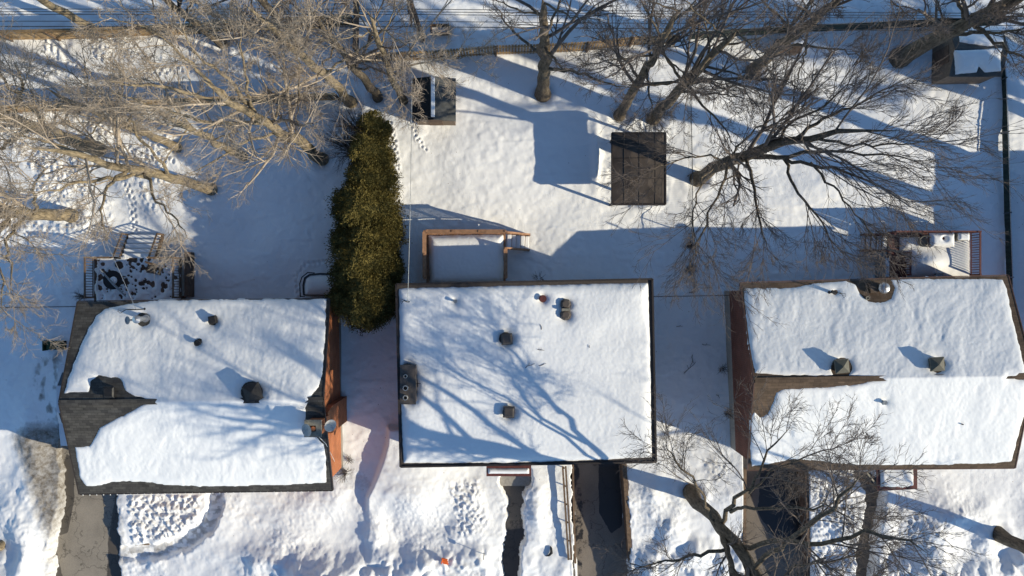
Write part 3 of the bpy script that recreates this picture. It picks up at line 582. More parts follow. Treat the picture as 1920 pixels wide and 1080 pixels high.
# bared hollow of the right house with the steel turbine
p = rp(h3, 1658, 540, .4); t = MB(); t.cyl((p.x, p.y, p.z), .2, .3, 18, .2); t.lathe((p.x, p.y, p.z + .3), [(.2, 0), (.27, .04), (.28, .12), (.22, .22), (.1, .28), (0, .3)], 20); t.build('roof_turbine', M['steel'], h3.roof, smooth=False)
MB().box((p.x - .42, p.y, p.z + .12), (.4, .5, .3)).build('flue', M['brown_sh'], h3.roof); q = rp(h3, 1627, 559, .1); MB().lathe((q.x, q.y, q.z), [(.05, 0), (.05, .12), (.1, .12), (.1, .08)], 12).build('vent_pipe', M['cap'], h3.roof)
MB().box(tuple(rp(h3, 1622, 543) + Vector((0, 0, .04))), (.5, .62, .16)).build('melt_mat', M['brown_sh'], h3.roof) if False else None
# ridge caps
for hs, m in ((h1, 'black_sh'), (h3, 'brown_sh')):
    MB().beam(hs.rw + Vector((0, 0, .012)), hs.re + Vector((0, 0, .012)), .26, .03).build('ridge_cap', M[m], hs.roof)
# gutter nails along the front eave of the left house
t = MB(); a, b = h1.c[3], h1.c[2]
for k in range(37): 
    q = a + (b - a) * (k + .5) / 37; MB().box((q.x, q.y - .065, q.z - .02), (.03, .06, .05)).build('gutter_strap', M['trim_w'], h1.roof)
# entrance canopies
def canopy_roof(hs, pts, z, m, label=None):
    w = [P(*p, z)[:2] for p in pts]; o = MB().prism(w, z - .14, z).build('porch_roof', m, hs.t)
    xs_ = [p[0] for p in w]; ys_ = [p[1] for p in w]
    for x_ in (min(xs_) + .1, max(xs_) - .1): MB().box((x_, min(ys_) + .12, (z - .14) / 2 - .22), (.1, .1, z - .14 + .44)).build('porch_post', M['woodd'], hs.t)
    return o
pr = canopy_roof(h2, [(912, 893), (996, 893), (996, 868), (912, 868)], 3.1, M['red'])
slab([(915, 878), (992, 878), (992, 888), (915, 888)], lambda x, y: 3.1 + 0 * x, .12, pr, seed=511, jitter=.5, step=1.5, edge=2)
pr = canopy_roof(h3, [(1646, 921), (1720, 917), (1720, 870), (1644, 870)], 3.0, M['red'])
slab([(1650, 872), (1712, 872), (1713, 910), (1690, 914), (1651, 912)], lambda x, y: 3.0 + 0 * x, .16, pr, seed=521, jitter=.8, step=1.5, edge=3)
MB().box(tuple(Vector(P(965, 900, -.36))), (1.7, .6, .2)).build('doorstep', M['conc'], h2.t); MB().beam(P(1625, 886, .4), P(1640, 905, -.1), .08, .1).build('stair_rail', M['cap'], h3.t)

# ------------------------------------------------------------------ house off to the right (its shadow falls in the frame) 
h4 = House([(2125, 375), (2560, 368), (2560, 760), (2125, 762)], 'flat-roofed house beyond the right-hand fence', zb=4.0, rise=0)
h4.shell(M['brick_r'], M['grey_sh'], M['trim_b'], M['fdn']); slab([(2130, 382), (2552, 375), (2552, 752), (2131, 754)], h4.zf, .16, h4.roof, seed=601, step=5)
for u in (.25, .7): h4.window('W', u, 2.2, 1.1, 1.1); h4.window('S', u, 2.2, 1.4, 1.2); h4.window('N', u, 2.2, 1.1, 1.1)

# ------------------------------------------------------------------ DECKS
def railing(m, a, b, z0, z1, post=1.4, bal=.13, pw=.09, cap=.09, mp=None, bw=.03):
    a = Vector((a[0], a[1], 0)); b = Vector((b[0], b[1], 0)); L = (b - a).length
    n = max(1, round(L / post))
    for k in range(n + 1): q = a + (b - a) * k / n; m.box((q.x, q.y, (z0 + z1) / 2 + .02), (pw, pw, z1 - z0 + .08))
    m.beam(a + Vector((0, 0, z1)), b + Vector((0, 0, z1)), cap, .05); m.beam(a + Vector((0, 0, z0 + .1)), b + Vector((0, 0, z0 + .1)), .045, .05)
    k = bal
    while k < L: q = a + (b - a) * k / L; m.box((q.x, q.y, (z0 + z1) / 2 + .03), (bw, bw, z1 - z0 - .15)); k += bal
def deck_base(t, x0, y0, x1, y1, z, m):
    d = MB(); n = int((x1 - x0) / .15); w = (x1 - x0) / n
    for k in range(n): d.box((x0 + (k + .5) * w, (y0 + y1) / 2, z - .02), (w - .012, y1 - y0, .04))
    d.build('floor', m, t)
    f = MB(); f.box(((x0 + x1) / 2, y1 - .03, z - .14), (x1 - x0, .05, .2)); f.box((x0 + .03, (y0 + y1) / 2, z - .14), (.05, y1 - y0 - .12, .2)); f.box((x1 - .03, (y0 + y1) / 2, z - .14), (.05, y1 - y0 - .12, .2)); f.build('joist', m, t)
    for X_ in (x0 + .12, x1 - .12):
        for Y_ in (y0 + .3, y1 - .15): MB().box((X_, Y_, (z - .3) / 2), (.12, .12, z - .05)).build('leg', m, t)
def stairs(t, a, b, w, z0, z1, m, side, snow=True):   # a top centre -> b bottom centre (xy)
    n = 5; s = MB(); a = Vector((*a, 0)); b = Vector((*b, 0)); d = (b - a).normalized(); rz = math.atan2(d.y, d.x)
    L = (b - a).length
    for k in range(n): q = a + (b - a) * (k + .5) / n; s.box((q.x, q.y, z1 + (z0 - z1) * (k + 1) / (n + 1)), (L / n, w, .045), rz)
    r = Vector((-d.y, d.x, 0)) * (w / 2)
    for sg in (-1, 1): s.beam(a + r * sg + Vector((0, 0, z1 - .1)), b + r * sg + Vector((0, 0, z0 + .02)), .05, .2)
    s.build('stairs', m, t); sn = MB()
    if snow:
        for k in range(n): q = a + (b - a) * (k + .5) / n; sn.box((q.x, q.y, z1 + (z0 - z1) * (k + 1) / (n + 1) + .09), (L / n * .97, w - .12, .13), rz)
        sn.build('snow_cover', M['rsnow'], t, bevel=.04)
    for sg in (-1, 1):
        q = MB(); A = a + r * sg; B = b + r * sg
        q.beam(A + Vector((0, 0, z1 + .92)), B + Vector((0, 0, z0 + .95)), .09, .05); q.beam(A + Vector((0, 0, z1 + .15)), B + Vector((0, 0, z0 + .2)), .045, .05)
        for k in range(9): u = k / 8; c_ = A + (B - A) * u; zz = z1 + (z0 - z1) * u; q.box((c_.x, c_.y, zz + .5), (.03 if k % 8 else .09, .03 if k % 8 else .09, .9))
        q.build('stair_railing', m, t)
# deck 1
xa, ya, _ = P(176, 568, 1.0); xb, yb, _ = P(338, 484, 1.0); Z1 = 1.0
d1_ = thing('deck', ((xa + xb) / 2, (ya + yb) / 2, 0), 'dark wooden deck with trampled snow behind the leftmost house', 'deck')
deck_base(d1_, xa, ya, xb, yb, Z1, M['woodd'])
for nm, a, b in (('railing', (xa, ya + .3), (xa, yb)), ('railing', (xb, ya + .3), (xb, yb))):
    m_ = MB(); railing(m_, a, b, Z1, Z1 + 1.0, bal=.14, bw=.035); m_.build('railing', M['timber'], d1_)
gl, gr_ = P(226, 480, 1)[0], P(292, 480, 1)[0]
m_ = MB(); railing(m_, (xa + .08, yb), (gl, yb), Z1, Z1 + 1, bal=.14); m_.build('railing', M['timber'], d1_); m_ = MB(); railing(m_, (gr_, yb), (xb - .08, yb), Z1, Z1 + 1, bal=.14); m_.build('railing', M['timber'], d1_)
stairs(d1_, ((gl + gr_) / 2, yb), ((gl + gr_) / 2, yb + 1.3), gr_ - gl, -.1, Z1, M['timber'], 1)
holes = []
rr = random.Random(5)
for _ in range(150): holes.append((rr.uniform(185, 330), rr.uniform(484, 560), rr.uniform(.5, 2.8)))
holes += [(rr.uniform(245, 330), rr.uniform(484, 556), rr.uniform(2, 4.5)) for _ in range(22)] + [(210, 523, 14), (285, 505, 9), (225, 498, 8)]
slab([(180, 482), (335, 482), (335, 566), (180, 566)], lambda x, y: Z1 + 0 * x, .1, d1_, holes, 701, .02, step=1.2, jitter=5, edge=5)
bx_ = MB(); q = P(364, 505, .3); bx_.box((q[0] - .2, P(0, 515, 0)[1], .45), (.22, 2.4, .9)); bx_.build('lattice_panel', M['woodd'], d1_)
# round table with closed parasol
q = P(212, 525, 1.7); tb = thing('patio_table', (q[0], q[1], Z1), 'round black patio table with a folded parasol across it', 'table')
MB().lathe((q[0], q[1], 1.72), [(0, .0), (.48, 0), (.5, .02), (.5, .05), (.46, .05), (0, .05)], 28).build('table_top', M['black'], tb)
for k in range(4): a = k * pi / 2 + .5; MB().tube([(q[0] + .35 * cos(a), q[1] + .35 * sin(a), 1.72), (q[0] + .42 * cos(a), q[1] + .42 * sin(a), Z1)], .02, 6).build('leg', M['black'], tb)
MB().lathe((q[0] + .05, q[1] - .02, 1.77), [(.2, 0), (.17, .06), (0, .09)], 16).build('snow_cap', M['rsnow'], tb)
um = MB(); um.tube([(q[0] - .55, q[1] + .55, 2.0), (q[0] + .1, q[1] - .2, 1.92), (q[0] + .75, q[1] - .85, 1.9)], [.03, .07, .04], 8)
uo = um.build('parasol', M['alu'], None); tag(uo, 'closed grey parasol lying over the round black table', 'parasol')
def deck_chair(px, py, rz, label):
    q = P(px, py, 1.4); t = thing('patio_chair', (q[0], q[1], Z1), label, 'chair', None, rz)
    def tr(x, y, z): return (q[0] + x * cos(rz) - y * sin(rz), q[1] + x * sin(rz) + y * cos(rz), Z1 + z)
    m_ = MB()
    for k in range(6): m_.beam(tr(-.22 + .085 * k, -.22, .42), tr(-.22 + .085 * k, .24, .42), .065, .025)
    m_.build('seat', M['woodd'], t); m_ = MB()
    for k in range(6): m_.beam(tr(-.22 + .085 * k, .25, .45), tr(-.22 + .085 * k, .36, .95), .065, .025)
    m_.build('backrest', M['woodd'], t)
    for x_ in (-.24, .24):
        for y_ in (-.2, .24): MB().beam(tr(x_, y_, .0), tr(x_, y_, .41), .045, .045).build('leg', M['woodd'], t)
deck_chair(285, 505, -.2, 'dark slatted wooden chair standing in the snow of the leftmost deck'); 
# dead shrub by the deck corner handled with plants
# deck 2
Z2 = 1.1; xa, ya, _ = P(796, 530, 2.0); xb, yb, _ = P(948, 434, 2.0)
d2_ = thing('deck', ((xa + xb) / 2, (ya + yb) / 2, 0), 'brown timber deck filled with smooth shaded snow behind the flat-roofed house', 'deck'); deck_base(d2_, xa, ya, xb, yb, Z2, M['wood'])
yy = P(0, 466, 2)[1]
for a, b in (((xa, ya + .25), (xa, yb)), ((xa + .08, yb), (xb, yb)), ((xb, ya + .25), (xb, yy))):
    m_ = MB(); railing(m_, a, b, Z2, Z2 + 1.0, post=1.3, bal=.13, cap=.2, pw=.1); m_.build('railing', M['wood'], d2_)
stairs(d2_, (xb + .06, (yb + yy) / 2), (xb + 1.25, (yb + yy) / 2 - .05), yb - yy - .06, -.1, Z2, M['wood'], 1)
slab([(804, 442), (944, 440), (944, 532), (806, 532)], lambda x, y: Z2 + 0 * x, .4, d2_, seed=711, rip=.012, step=2, jitter=1.0, edge=5)
# deck 3
Z3 = 1.0; xa, ya, _ = P(1697, 522, 2.0); xb, yb, _ = P(1838, 434, 2.0); xl = P(1681, 0, 2.0)[0]
d3_ = thing('deck', ((xa + xb) / 2, (ya + yb) / 2, 0), 'maroon railed deck with a snow covered table behind the rightmost house', 'deck'); deck_base(d3_, xl, ya, xb, yb, Z3, M['red'])
for a, b in (((xb, ya + .2), (xb, yb)), ((xl, yb), (xb - .1, yb)), ((xa + .28, ya + .2), (xa + .28, yb - 1.1))):
    m_ = MB(); railing(m_, a, b, Z3, Z3 + 1.0, post=1.5, bal=.13, bw=.045); m_.build('railing', M['red'], d3_)
stairs(d3_, (xl - .05, yb - .55), (xl - 1.15, yb - .5), .85, -.1, Z3, M['red'], 1)
slab([(1688, 446), (1818, 440), (1818, 520), (1700, 520), (1700, 474), (1686, 470)], lambda x, y: Z3 + .42 * np.exp(-((x - P(1745, 0, 1.6)[0]) / .8) ** 2 - ((y - P(0, 492, 1.6)[1]) / .45) ** 2), .3, d3_, seed=721, rip=.02, step=2, jitter=1.5, edge=5)
q = P(1766, 450, 1.9); tb = thing('garden_table', (q[0], q[1], Z3), 'rectangular table under a thick block of snow on the maroon railed deck', 'table')
MB().box((q[0], q[1], 1.7), (1.25, .72, .04)).build('table_top', M['red'], tb)
for i in (-1, 1):
    for j in (-1, 1): MB().box((q[0] + .55 * i, q[1] + .3 * j, 1.34), (.06, .06, .68)).build('leg', M['red'], tb)
slab([(1743, 438), (1789, 437), (1789, 463), (1744, 464)], lambda x, y: 1.72 + 0 * x, .22, tb, [(1769, 447, 2.5)], 731, .02, 1.0, .6, 3)
q = P(1737, 452, 1.8); t = thing('wicker_chair', (q[0], q[1], Z3), 'round backed wicker chair pushed against the left end of the snow covered table', 'chair')
m_ = MB(); pts = [Vector((q[0] + .28 * cos(a), q[1] + .28 * sin(a), 1.75 + .1 * cos(a))) for a in np.linspace(.7, 2 * pi - .7, 14)]; m_.tube(pts, .035, 6)
for p_ in pts[::1]: m_.tube([p_, (p_.x, p_.y, 1.42)], .014, 5)
m_.build('backrest', M['cap'], t); MB().cyl((q[0], q[1], 1.38), .27, .07, 16).build('seat', M['cap'], t)
for k in range(4): a = k * pi / 2 + .8; MB().tube([(q[0] + .2 * cos(a), q[1] + .2 * sin(a), 1.38), (q[0] + .24 * cos(a), q[1] + .24 * sin(a), Z3)], .018, 5).build('leg', M['cap'], t)
q = P(1766, 512, 1.7); t = thing('folding_chair', (q[0], q[1], Z3), 'arched metal chair half buried near the eave on the maroon railed deck', 'chair')
MB().tube([(q[0] + .2 * cos(a), q[1] - .05 + .05 * sin(a), 1.3 + .45 * sin(a)) for a in np.linspace(0, pi, 12)] , .018, 6).build('backrest', M['alu'], t)
MB().box((q[0], q[1] - .22, 1.42), (.38, .36, .03)).build('seat', M['alu'], t)
for i in (-1, 1):
    for j in (-.38, -.06): MB().tube([(q[0] + .18 * i, q[1] + j, 1.41), (q[0] + .18 * i, q[1] + j, Z3)], .014, 5).build('leg', M['alu'], t)
q = P(1812, 434, 2.1); t = thing('barbecue_grill', (q[0], q[1] - .2, Z3), 'small covered grill capped with snow at the back rail of the maroon railed deck', 'grill')
MB().box((q[0], q[1] - .25, 1.45), (.62, .4, .75), .0).build('body', M['cap'], t, bevel=.05); MB().box((q[0], q[1] - .25, 1.88), (.66, .44, .14), 0, top=.6).build('snow_cap', M['rsnow'], t, bevel=.05)
# air conditioner and cabinet
q = P(1672, 506, .9); t = thing('heat_pump', (q[0], q[1], 0), 'pale grey outdoor heat pump at the back wall beside the maroon railed deck', 'heat pump')
MB().box((q[0], q[1] - .02, .42), (.78, .8, .9)).build('body', M['alu'], t, bevel=.03); m_ = MB()
for k in range(9): m_.box((q[0], q[1] - .36 + .085 * k, .885), (.7, .02, .015))
m_.build('grille', M['steel'], t)
q = P(1655, 502, .9); t = thing('duct', (q[0], q[1], 0), 'tall narrow grey duct between the heat pump and the yard', 'duct'); MB().box((q[0], q[1], .7), (.14, .95, 1.5)).build('casing', M['alu'], t, bevel=.02); MB().box((q[0], q[1], 1.48), (.19, 1.0, .05)).build('cover', M['steel'], t)

# ------------------------------------------------------------------ SHEDS, GAZEBO, small yard things
def roofed_shed(name, x0, y0, x1, y1, zw, rise, axis, label, wallm, ra, rb, over=.12, cat='shed'):
    t = thing(name, ((x0 + x1) / 2, (y0 + y1) / 2, 0), label, cat)
    m_ = MB(); m_.prism([(x0, y0), (x1, y0), (x1, y1), (x0, y1)], -.3, zw)
    if axis == 'y':
        mx = (x0 + x1) / 2
        for y_, s_ in ((y0, .06), (y1, -.06)): m_.add([(x0, y_, zw), (x1, y_, zw), (mx, y_, zw + rise - .04), (x0, y_ + s_, zw), (x1, y_ + s_, zw), (mx, y_ + s_, zw + rise - .04)], [(0, 1, 2), (5, 4, 3), (0, 2, 5, 3), (1, 4, 5, 2), (0, 3, 4, 1)])
    else:
        my = (y0 + y1) / 2
        for x_, s_ in ((x0, .06), (x1, -.06)): m_.add([(x_, y0, zw), (x_, y1, zw), (x_, my, zw + rise - .04), (x_ + s_, y0, zw), (x_ + s_, y1, zw), (x_ + s_, my, zw + rise - .04)], [(0, 1, 2), (5, 4, 3), (0, 2, 5, 3), (1, 4, 5, 2), (0, 3, 4, 1)])
    m_.build('wall', wallm, t); o = over; D = .06; out = []
    for sgn, mm in ((-1, ra), (1, rb)):
        r = MB()
        if axis == 'y':
            mx = (x0 + x1) / 2; xe = (x0 - o) if sgn < 0 else (x1 + o); ze = zw - rise * o / ((x1 - x0) / 2)
            q = [(xe, y0 - o, ze), (mx, y0 - o, zw + rise), (mx, y1 + o, zw + rise), (xe, y1 + o, ze)]
        else:
            my = (y0 + y1) / 2; ye = (y0 - o) if sgn < 0 else (y1 + o); ze = zw - rise * o / ((y1 - y0) / 2)
            q = [(x0 - o, ye, ze), (x1 + o, ye, ze), (x1 + o, my, zw + rise), (x0 - o, my, zw + rise)]
        r.add(q + [(a, b, c - D) for a, b, c in q], [(0, 1, 2, 3), (7, 6, 5, 4), (0, 4, 5, 1), (1, 5, 6, 2), (2, 6, 7, 3), (3, 7, 4, 0)]); out.append(r.build('roof', mm, t))
    return t, out
xa, ya, _ = P(777, 222, 2.0); xb, yb, _ = P(850, 150, 2.0)
t, ro = roofed_shed('garden_shed', xa, ya, xb, yb, 1.9, .45, 'y', 'small black and grey felt roofed shed with a white ridge strip near the back fence', M['shedw'], M['shedb'], M['shedg'])
mx = (xa + xb) / 2; MB().box((mx - .02, (ya + yb) / 2 + .05, 2.37), (.2, yb - ya + .1, .09)).build('ridge_snow', M['rsnow'], t, bevel=.03)
MB().box((mx, ya - .012, 1.0), (.75, .03, 1.7)).build('door', M['woodd'], t)
# upper right shed
xa, ya, _ = P(1788, 138, 2.3); xb, yb, _ = P(1880, 52, 2.3)
t, ro = roofed_shed('garden_shed', xa, ya, xb, yb, 2.1, .6, 'x', 'brown sided shed with two snow patches on its roof in the top right corner', M['shedw'], M['shedg'], M['shedg'], .1)
my = (ya + yb) / 2; hf = (yb - ya) / 2
zf_ = lambda x, y: 2.7 - .6 * np.abs(y - my) / hf
slab([(1791, 95), (1878, 92), (1876, 134), (1845, 136), (1835, 124), (1830, 136), (1790, 140)], zf_, .16, t, seed=801, jitter=1.2, step=1.5, edge=3)
slab([(1796, 54), (1878, 48), (1879, 84), (1850, 88), (1798, 80)], zf_, .2, t, seed=811, jitter=1.2, step=1.5, edge=3)
MB().box((xa - .012, my, .95), (.03, .9, 1.75)).build('door', M['woodd'], t)
# doghouse-like box
xa, ya, _ = P(1458, 96, .9); xb, yb, _ = P(1502, 74, .9)
t, ro = roofed_shed('dog_house', xa, ya, xb, yb, .8, .3, 'x', 'low brown kennel with snow on its roof by the dark slatted fence', M['shedw'], M['woodd'], M['woodd'], .06, 'kennel'); my2 = (ya + yb) / 2; hf2 = (yb - ya) / 2
slab([(1462, 80), (1500, 73), (1501, 88), (1480, 92), (1470, 86), (1459, 92)], lambda x, y: 1.1 - .3 * np.abs(y - my2) / hf2, .12, t, seed=821, jitter=1, step=1.2, edge=2.5)
MB().box(((xa + xb) / 2, ya - .01, .4), (.4, .03, .5)).build('doorway', M['black'], t)
# raised bed beyond the fence
q0 = P(808, 62, .4); q1 = P(842, 46, .4); t = thing('planter_box', ((q0[0] + q1[0]) / 2, (q0[1] + q1[1]) / 2, 0), 'open dark wooden planter frame beyond the back fence', 'planter'); m_ = MB()
m_.box(((q0[0] + q1[0]) / 2, q0[1], .2), (q1[0] - q0[0], .07, .5)); m_.box(((q0[0] + q1[0]) / 2, q1[1], .2), (q1[0] - q0[0], .07, .5)); m_.box((q0[0], (q0[1] + q1[1]) / 2, .2), (.07, q1[1] - q0[1] - .08, .5)); m_.box((q1[0], (q0[1] + q1[1]) / 2, .2), (.07, q1[1] - q0[1] - .08, .5)); m_.build('frame', M['woodd'], t)
# gazebo
zg = 2.05; xa, ya, _ = P(1148, 383, zg); xb, yb, _ = P(1248, 249, zg); cx_, cy_ = (xa + xb) / 2, (ya + yb) / 2
t = thing('gazebo', (cx_, cy_, 0), 'brown hardtop gazebo with a panelled roof standing in the middle yard', 'gazebo')
m_ = MB(); zr = zg + .16; rx, ry = .45, (yb - ya) / 2 - .95
v = [(xa, ya, zg), (xb, ya, zg), (xb, yb, zg), (xa, yb, zg), (cx_ - rx, cy_ - ry, zr), (cx_ + rx, cy_ - ry, zr), (cx_ + rx, cy_ + ry, zr), (cx_ - rx, cy_ + ry, zr)]
vv = v + [(a, b, c - .05) for a, b, c in v]; fs = [(0, 1, 5, 4), (1, 2, 6, 5), (2, 3, 7, 6), (3, 0, 4, 7), (4, 5, 6, 7)]; fs += [tuple(8 + i for i in f[::-1]) for f in fs] + [(0, 8, 9, 1), (1, 9, 10, 2), (2, 10, 11, 3), (3, 11, 8, 0)]
m_.add(vv, fs); ro = m_.build('roof', M['canopy'], t)
m_ = MB(); U = Vector((0, 0, .02))
for a, b in ((0, 1), (1, 2), (2, 3), (3, 0)): m_.beam(Vector(v[a]) + U, Vector(v[b]) + U, .06, .05)
def gzf(x, y): return zg + .16 * max(0, min(1, (x - xa) / (cx_ - rx - xa), (xb - x) / (xb - cx_ - rx), (y - ya) / (cy_ - ry - ya), (yb - y) / (yb - cy_ - ry))) + .012
for u in (.22, .5, .8): X_ = xa + (xb - xa) * u; m_.tube([(X_, ya + (yb - ya) * q_ / 20, gzf(X_, ya + (yb - ya) * q_ / 20)) for q_ in range(21)], .018, 4)
for u in (.36, .64): Y_ = ya + (yb - ya) * u; m_.tube([(xa + (xb - xa) * q_ / 20, Y_, gzf(xa + (xb - xa) * q_ / 20, Y_)) for q_ in range(21)], .018, 4)
m_.build('roof_ribs', M['trim_d'], ro); m_ = MB()
for a, b in ((0, 1), (1, 2), (2, 3), (3, 0)): m_.beam(Vector(v[a]) - Vector((0, 0, .1)), Vector(v[b]) - Vector((0, 0, .1)), .1, .12)
m_.build('frame', M['trim_d'], t)
for i in (xa + .15, xb - .15):
    for j in (ya + .15, yb - .15): MB().box((i, j, (zg - .1) / 2 - .1), (.12, .12, zg)).build('leg', M['trim_d'], t)
# wheelie bin lying by the left house
q = P(98, 648, .4); t = thing('rubbish_bin', (q[0], q[1], 0), 'dark green bin lying in the snow left of the leftmost house', 'bin')
MB().box((q[0] + .1, q[1], .22), (.95, .5, .48), 0, top=.85).build('body', M['green'], t, bevel=.04); MB().box((q[0] - .45, q[1], .26), (.08, .56, .52)).build('lid', M['green'], t, bevel=.02)
for j in (-.2, .2): MB().lathe((q[0] + .5, q[1] + j - .03, .1), [(0, 0), (.1, 0), (.1, .06), (0, .06)], 14, axis=(0, 1, 0)).build('wheel', M['tyre'], t)
# car by the left house
cxw, cyw, _ = P(204, 752, 0); t = thing('parked_car', (cxw, cyw, -.42), 'white car parked along the leftmost house, mostly hidden under its roof edge', 'car'); zb_ = -.42
q = P(104, 762, .8); cxw = q[0] + .9; cyw = q[1]; t.location = (cxw, cyw, zb_); bpy.context.view_layer.update()
m_ = MB(); prof = [(-2.15, .35), (-2.2, .7), (-1.5, .86), (-.95, .92), (-.3, 1.42), (1.1, 1.44), (1.85, 1.0), (2.2, .9), (2.2, .35)]
n = len(prof); vs = []
for s_, k_ in ((-.86, 0), (-.9, 1), (.9, 1), (.86, 0)):
    for y_, z_ in prof: vs.append((cxw + s_ * (1 - .17 * max(0, (z_ - .95)) / .5), cyw + y_, zb_ + (z_ if k_ == 0 or z_ > .5 else z_)))
fs = [(i + n * k, (i + 1) % n + n * k, (i + 1) % n + n * (k + 1), i + n * (k + 1)) for k in range(3) for i in range(n)] + [tuple(range(n))[::-1], tuple(range(3 * n, 4 * n))]
m_.add(vs, fs); m_.build('body', M['car'], t, bevel=.05)
for (ya_, za_), (yb2, zb2) in (((-.93, .96), (-.34, 1.4)), ((1.14, 1.42), (1.8, 1.05))):
    m_ = MB(); a = Vector((cxw - .68, cyw + ya_, zb_ + za_ + .03)); b = Vector((cxw - .62, cyw + yb2, zb_ + zb2 + .03)); c_ = b.copy(); c_.x = cxw + .62; d = a.copy(); d.x = cxw + .68; lo = Vector((0, 0, -.03)); m_.add([a, d, c_, b, a + lo, d + lo, c_ + lo, b + lo], [(0, 1, 2, 3), (7, 6, 5, 4), (0, 4, 5, 1), (1, 5, 6, 2), (2, 6, 7, 3), (3, 7, 4, 0)]); m_.build('windscreen', M['glass'], t)
for i in (-.82, .82):
    for j in (-1.35, 1.35): MB().lathe((cxw + i - .1, cyw + j, zb_ + .33), [(0, 0), (.33, 0), (.33, .2), (0, .2)], 18, axis=(1, 0, 0)).build('wheel', M['tyre'], t)
# front yard odds and ends
q = P(836, 1046, .3); gz = ground_z(836, 1046); t = thing('toy_sledge', (q[0], q[1], gz), 'small orange plastic toy sledge left on the front yard snow', 'toy')
m_ = MB(); m_.box((q[0], q[1], gz + .07), (.34, .12, .1), -.25); m_.box((q[0] - .02, q[1] + .12, gz + .07), (.34, .08, .14), -.25); m_.box((q[0] + .04, q[1] - .1, gz + .06), (.3, .07, .12), -.25); m_.box((q[0] - .16, q[1] + .02, gz + .1), (.06, .26, .1), -.25); m_.build('hull', M['orange'], t, bevel=.02)
q = P(1031, 1036, .2); gz = ground_z(1031, 1036); t = MB(); t.tube([(q[0] - .22, q[1] - .18, gz + .03), (q[0] - .05, q[1] - .12, gz + .1), (q[0] + .08, q[1] + .02, gz + .12), (q[0] + .07, q[1] + .25, gz + .08), (q[0] + .03, q[1] + .34, gz)], [.02, .06, .085, .06, .02], 8)
tag(t.build('bark_chunk', M['black'], None), 'dark curved chunk of bark on the snow between walkway and driveway', 'bark')
q = P(908, 1035, .3); gz = ground_z(908, 1035); t = MB(); t.tube([(q[0], q[1], gz - .3), (q[0], q[1], gz + .75)], .02, 6); t.box((q[0], q[1], gz + .68), (.03, .2, .14)); tag(t.build('marker_stake', M['black'], None), 'thin black stake with a small plate standing in the front yard snow', 'stake')
t = MB(); q0, q1 = P(248, 1025, .1), P(275, 1024, .1); gz = ground_z(260, 1025) ; t.beam((q0[0], q0[1], gz + .05), (q1[0], q1[1], gz + .06), .07, .05); tag(t.build('wooden_stick', M['timber'], None), 'short brown plank lying beside the curved path in front of the leftmost house', 'plank')
t = thing('hot_tub', (*P(600, 537)[:2], 0), 'low snow covered tub with a thin black rim beside the hedge behind the leftmost house', 'hot tub')
tp = [(569, 553), (568, 535), (571, 521), (580, 515), (600, 513), (625, 514), (640, 518), (644, 530), (644, 553)]; pts = [P(a, b, .7)[:2] for a, b in tp]
MB().prism(pts, -.2, .66).build('body', M['alu'], t); m_ = MB(); m_.tube([(*q, .7) for q in pts] + [(*pts[0], .7)], .035, 6); m_.build('rim', M['black'], t)
m_ = MB(); m_.tube([P(a, b, .95) for a, b in ((563, 556), (562, 532), (566, 520), (577, 511), (590, 512))], .03, 6); m_.tube([P(563, 556, .95), (*P(563, 556, .95)[:2], 0)], .03, 6); m_.build('handrail', M['black'], t, label='bent black handrail')
slab([(572, 554), (571, 537), (574, 523), (582, 518), (600, 516), (625, 517), (640, 521), (641, 554)], lambda x, y: .68 + 0 * x, .22, t, seed=741, rip=.01, jitter=.6, step=1.5, edge=7)

# retaining timber walls along the sunken driveways
def rwall(pts, w, ztop, label, m, zfl=drive_z):
    t = thing('retaining_wall', (*P(*pts[0])[:2], 0), label, 'retaining wall', 'timber retaining walls along the sunken driveways'); c = MB(); nseg = 3
    for layer in range(nseg):
        for i in range(len(pts) - 1):
            a, b = pts[i], pts[i + 1]; za = ztop - .0; lo = [float(zfl(a[1])) - .2, float(zfl(b[1])) - .2]
            fa, fb = layer / nseg, (layer + 1) / nseg
            A = Vector(P(*a, 0)); B = Vector(P(*b, 0)); off = .006 * layer
            for (p0, p1) in ((A, B),):
                d = (p1 - p0).normalized(); r = Vector((-d.y, d.x, 0)) * (w / 2 - off)
                zt0, zt1 = za + (lo[0] - za) * fa, za + (lo[1] - za) * fa; zb0, zb1 = za + (lo[0] - za) * fb + .012, za + (lo[1] - za) * fb + .012
                vs = [(*(p0 - r).xy, zb0), (*(p0 + r).xy, zb0), (*(p1 + r).xy, zb1), (*(p1 - r).xy, zb1), (*(p0 - r).xy, zt0), (*(p0 + r).xy, zt0), (*(p1 + r).xy, zt1), (*(p1 - r).xy, zt1)]
                c.add(vs, [(0, 1, 2, 3), (7, 6, 5, 4), (0, 4, 5, 1), (1, 5, 6, 2), (2, 6, 7, 3), (3, 7, 4, 0)])
    c.build('boards', m, t); return t
rwall([(1074, 866), (1076, 960), (1079, 1056)], .10, .05, 'timber retaining wall along the left side of the middle house driveway', M['timber'])
rwall([(1170, 866), (1176, 960), (1182, 1052)], .22, .18, 'timber retaining wall along the right side of the middle house driveway', M['timber'])
rwall([(1512, 880), (1514, 960), (1518, 1140)], .22, .15, 'red brown retaining wall along the right side of the rightmost driveway', M['woodd'])
rwall([(1397, 880), (1396, 960), (1396, 1140)], .16, .05, 'brown retaining wall along the left side of the rightmost driveway', M['timber'])
t = thing('timber_fence', (*P(1060, 960)[:2], 0), 'low double board fence running down the left of the middle house driveway', 'fence'); c = MB()
for dx, z_ in ((-2, .42), (3.5, .4)): c.beam(P(1057 + dx, 874, z_), P(1068 + dx, 1050, z_), .1, .05)
c.build('boards', M['timber'], t)
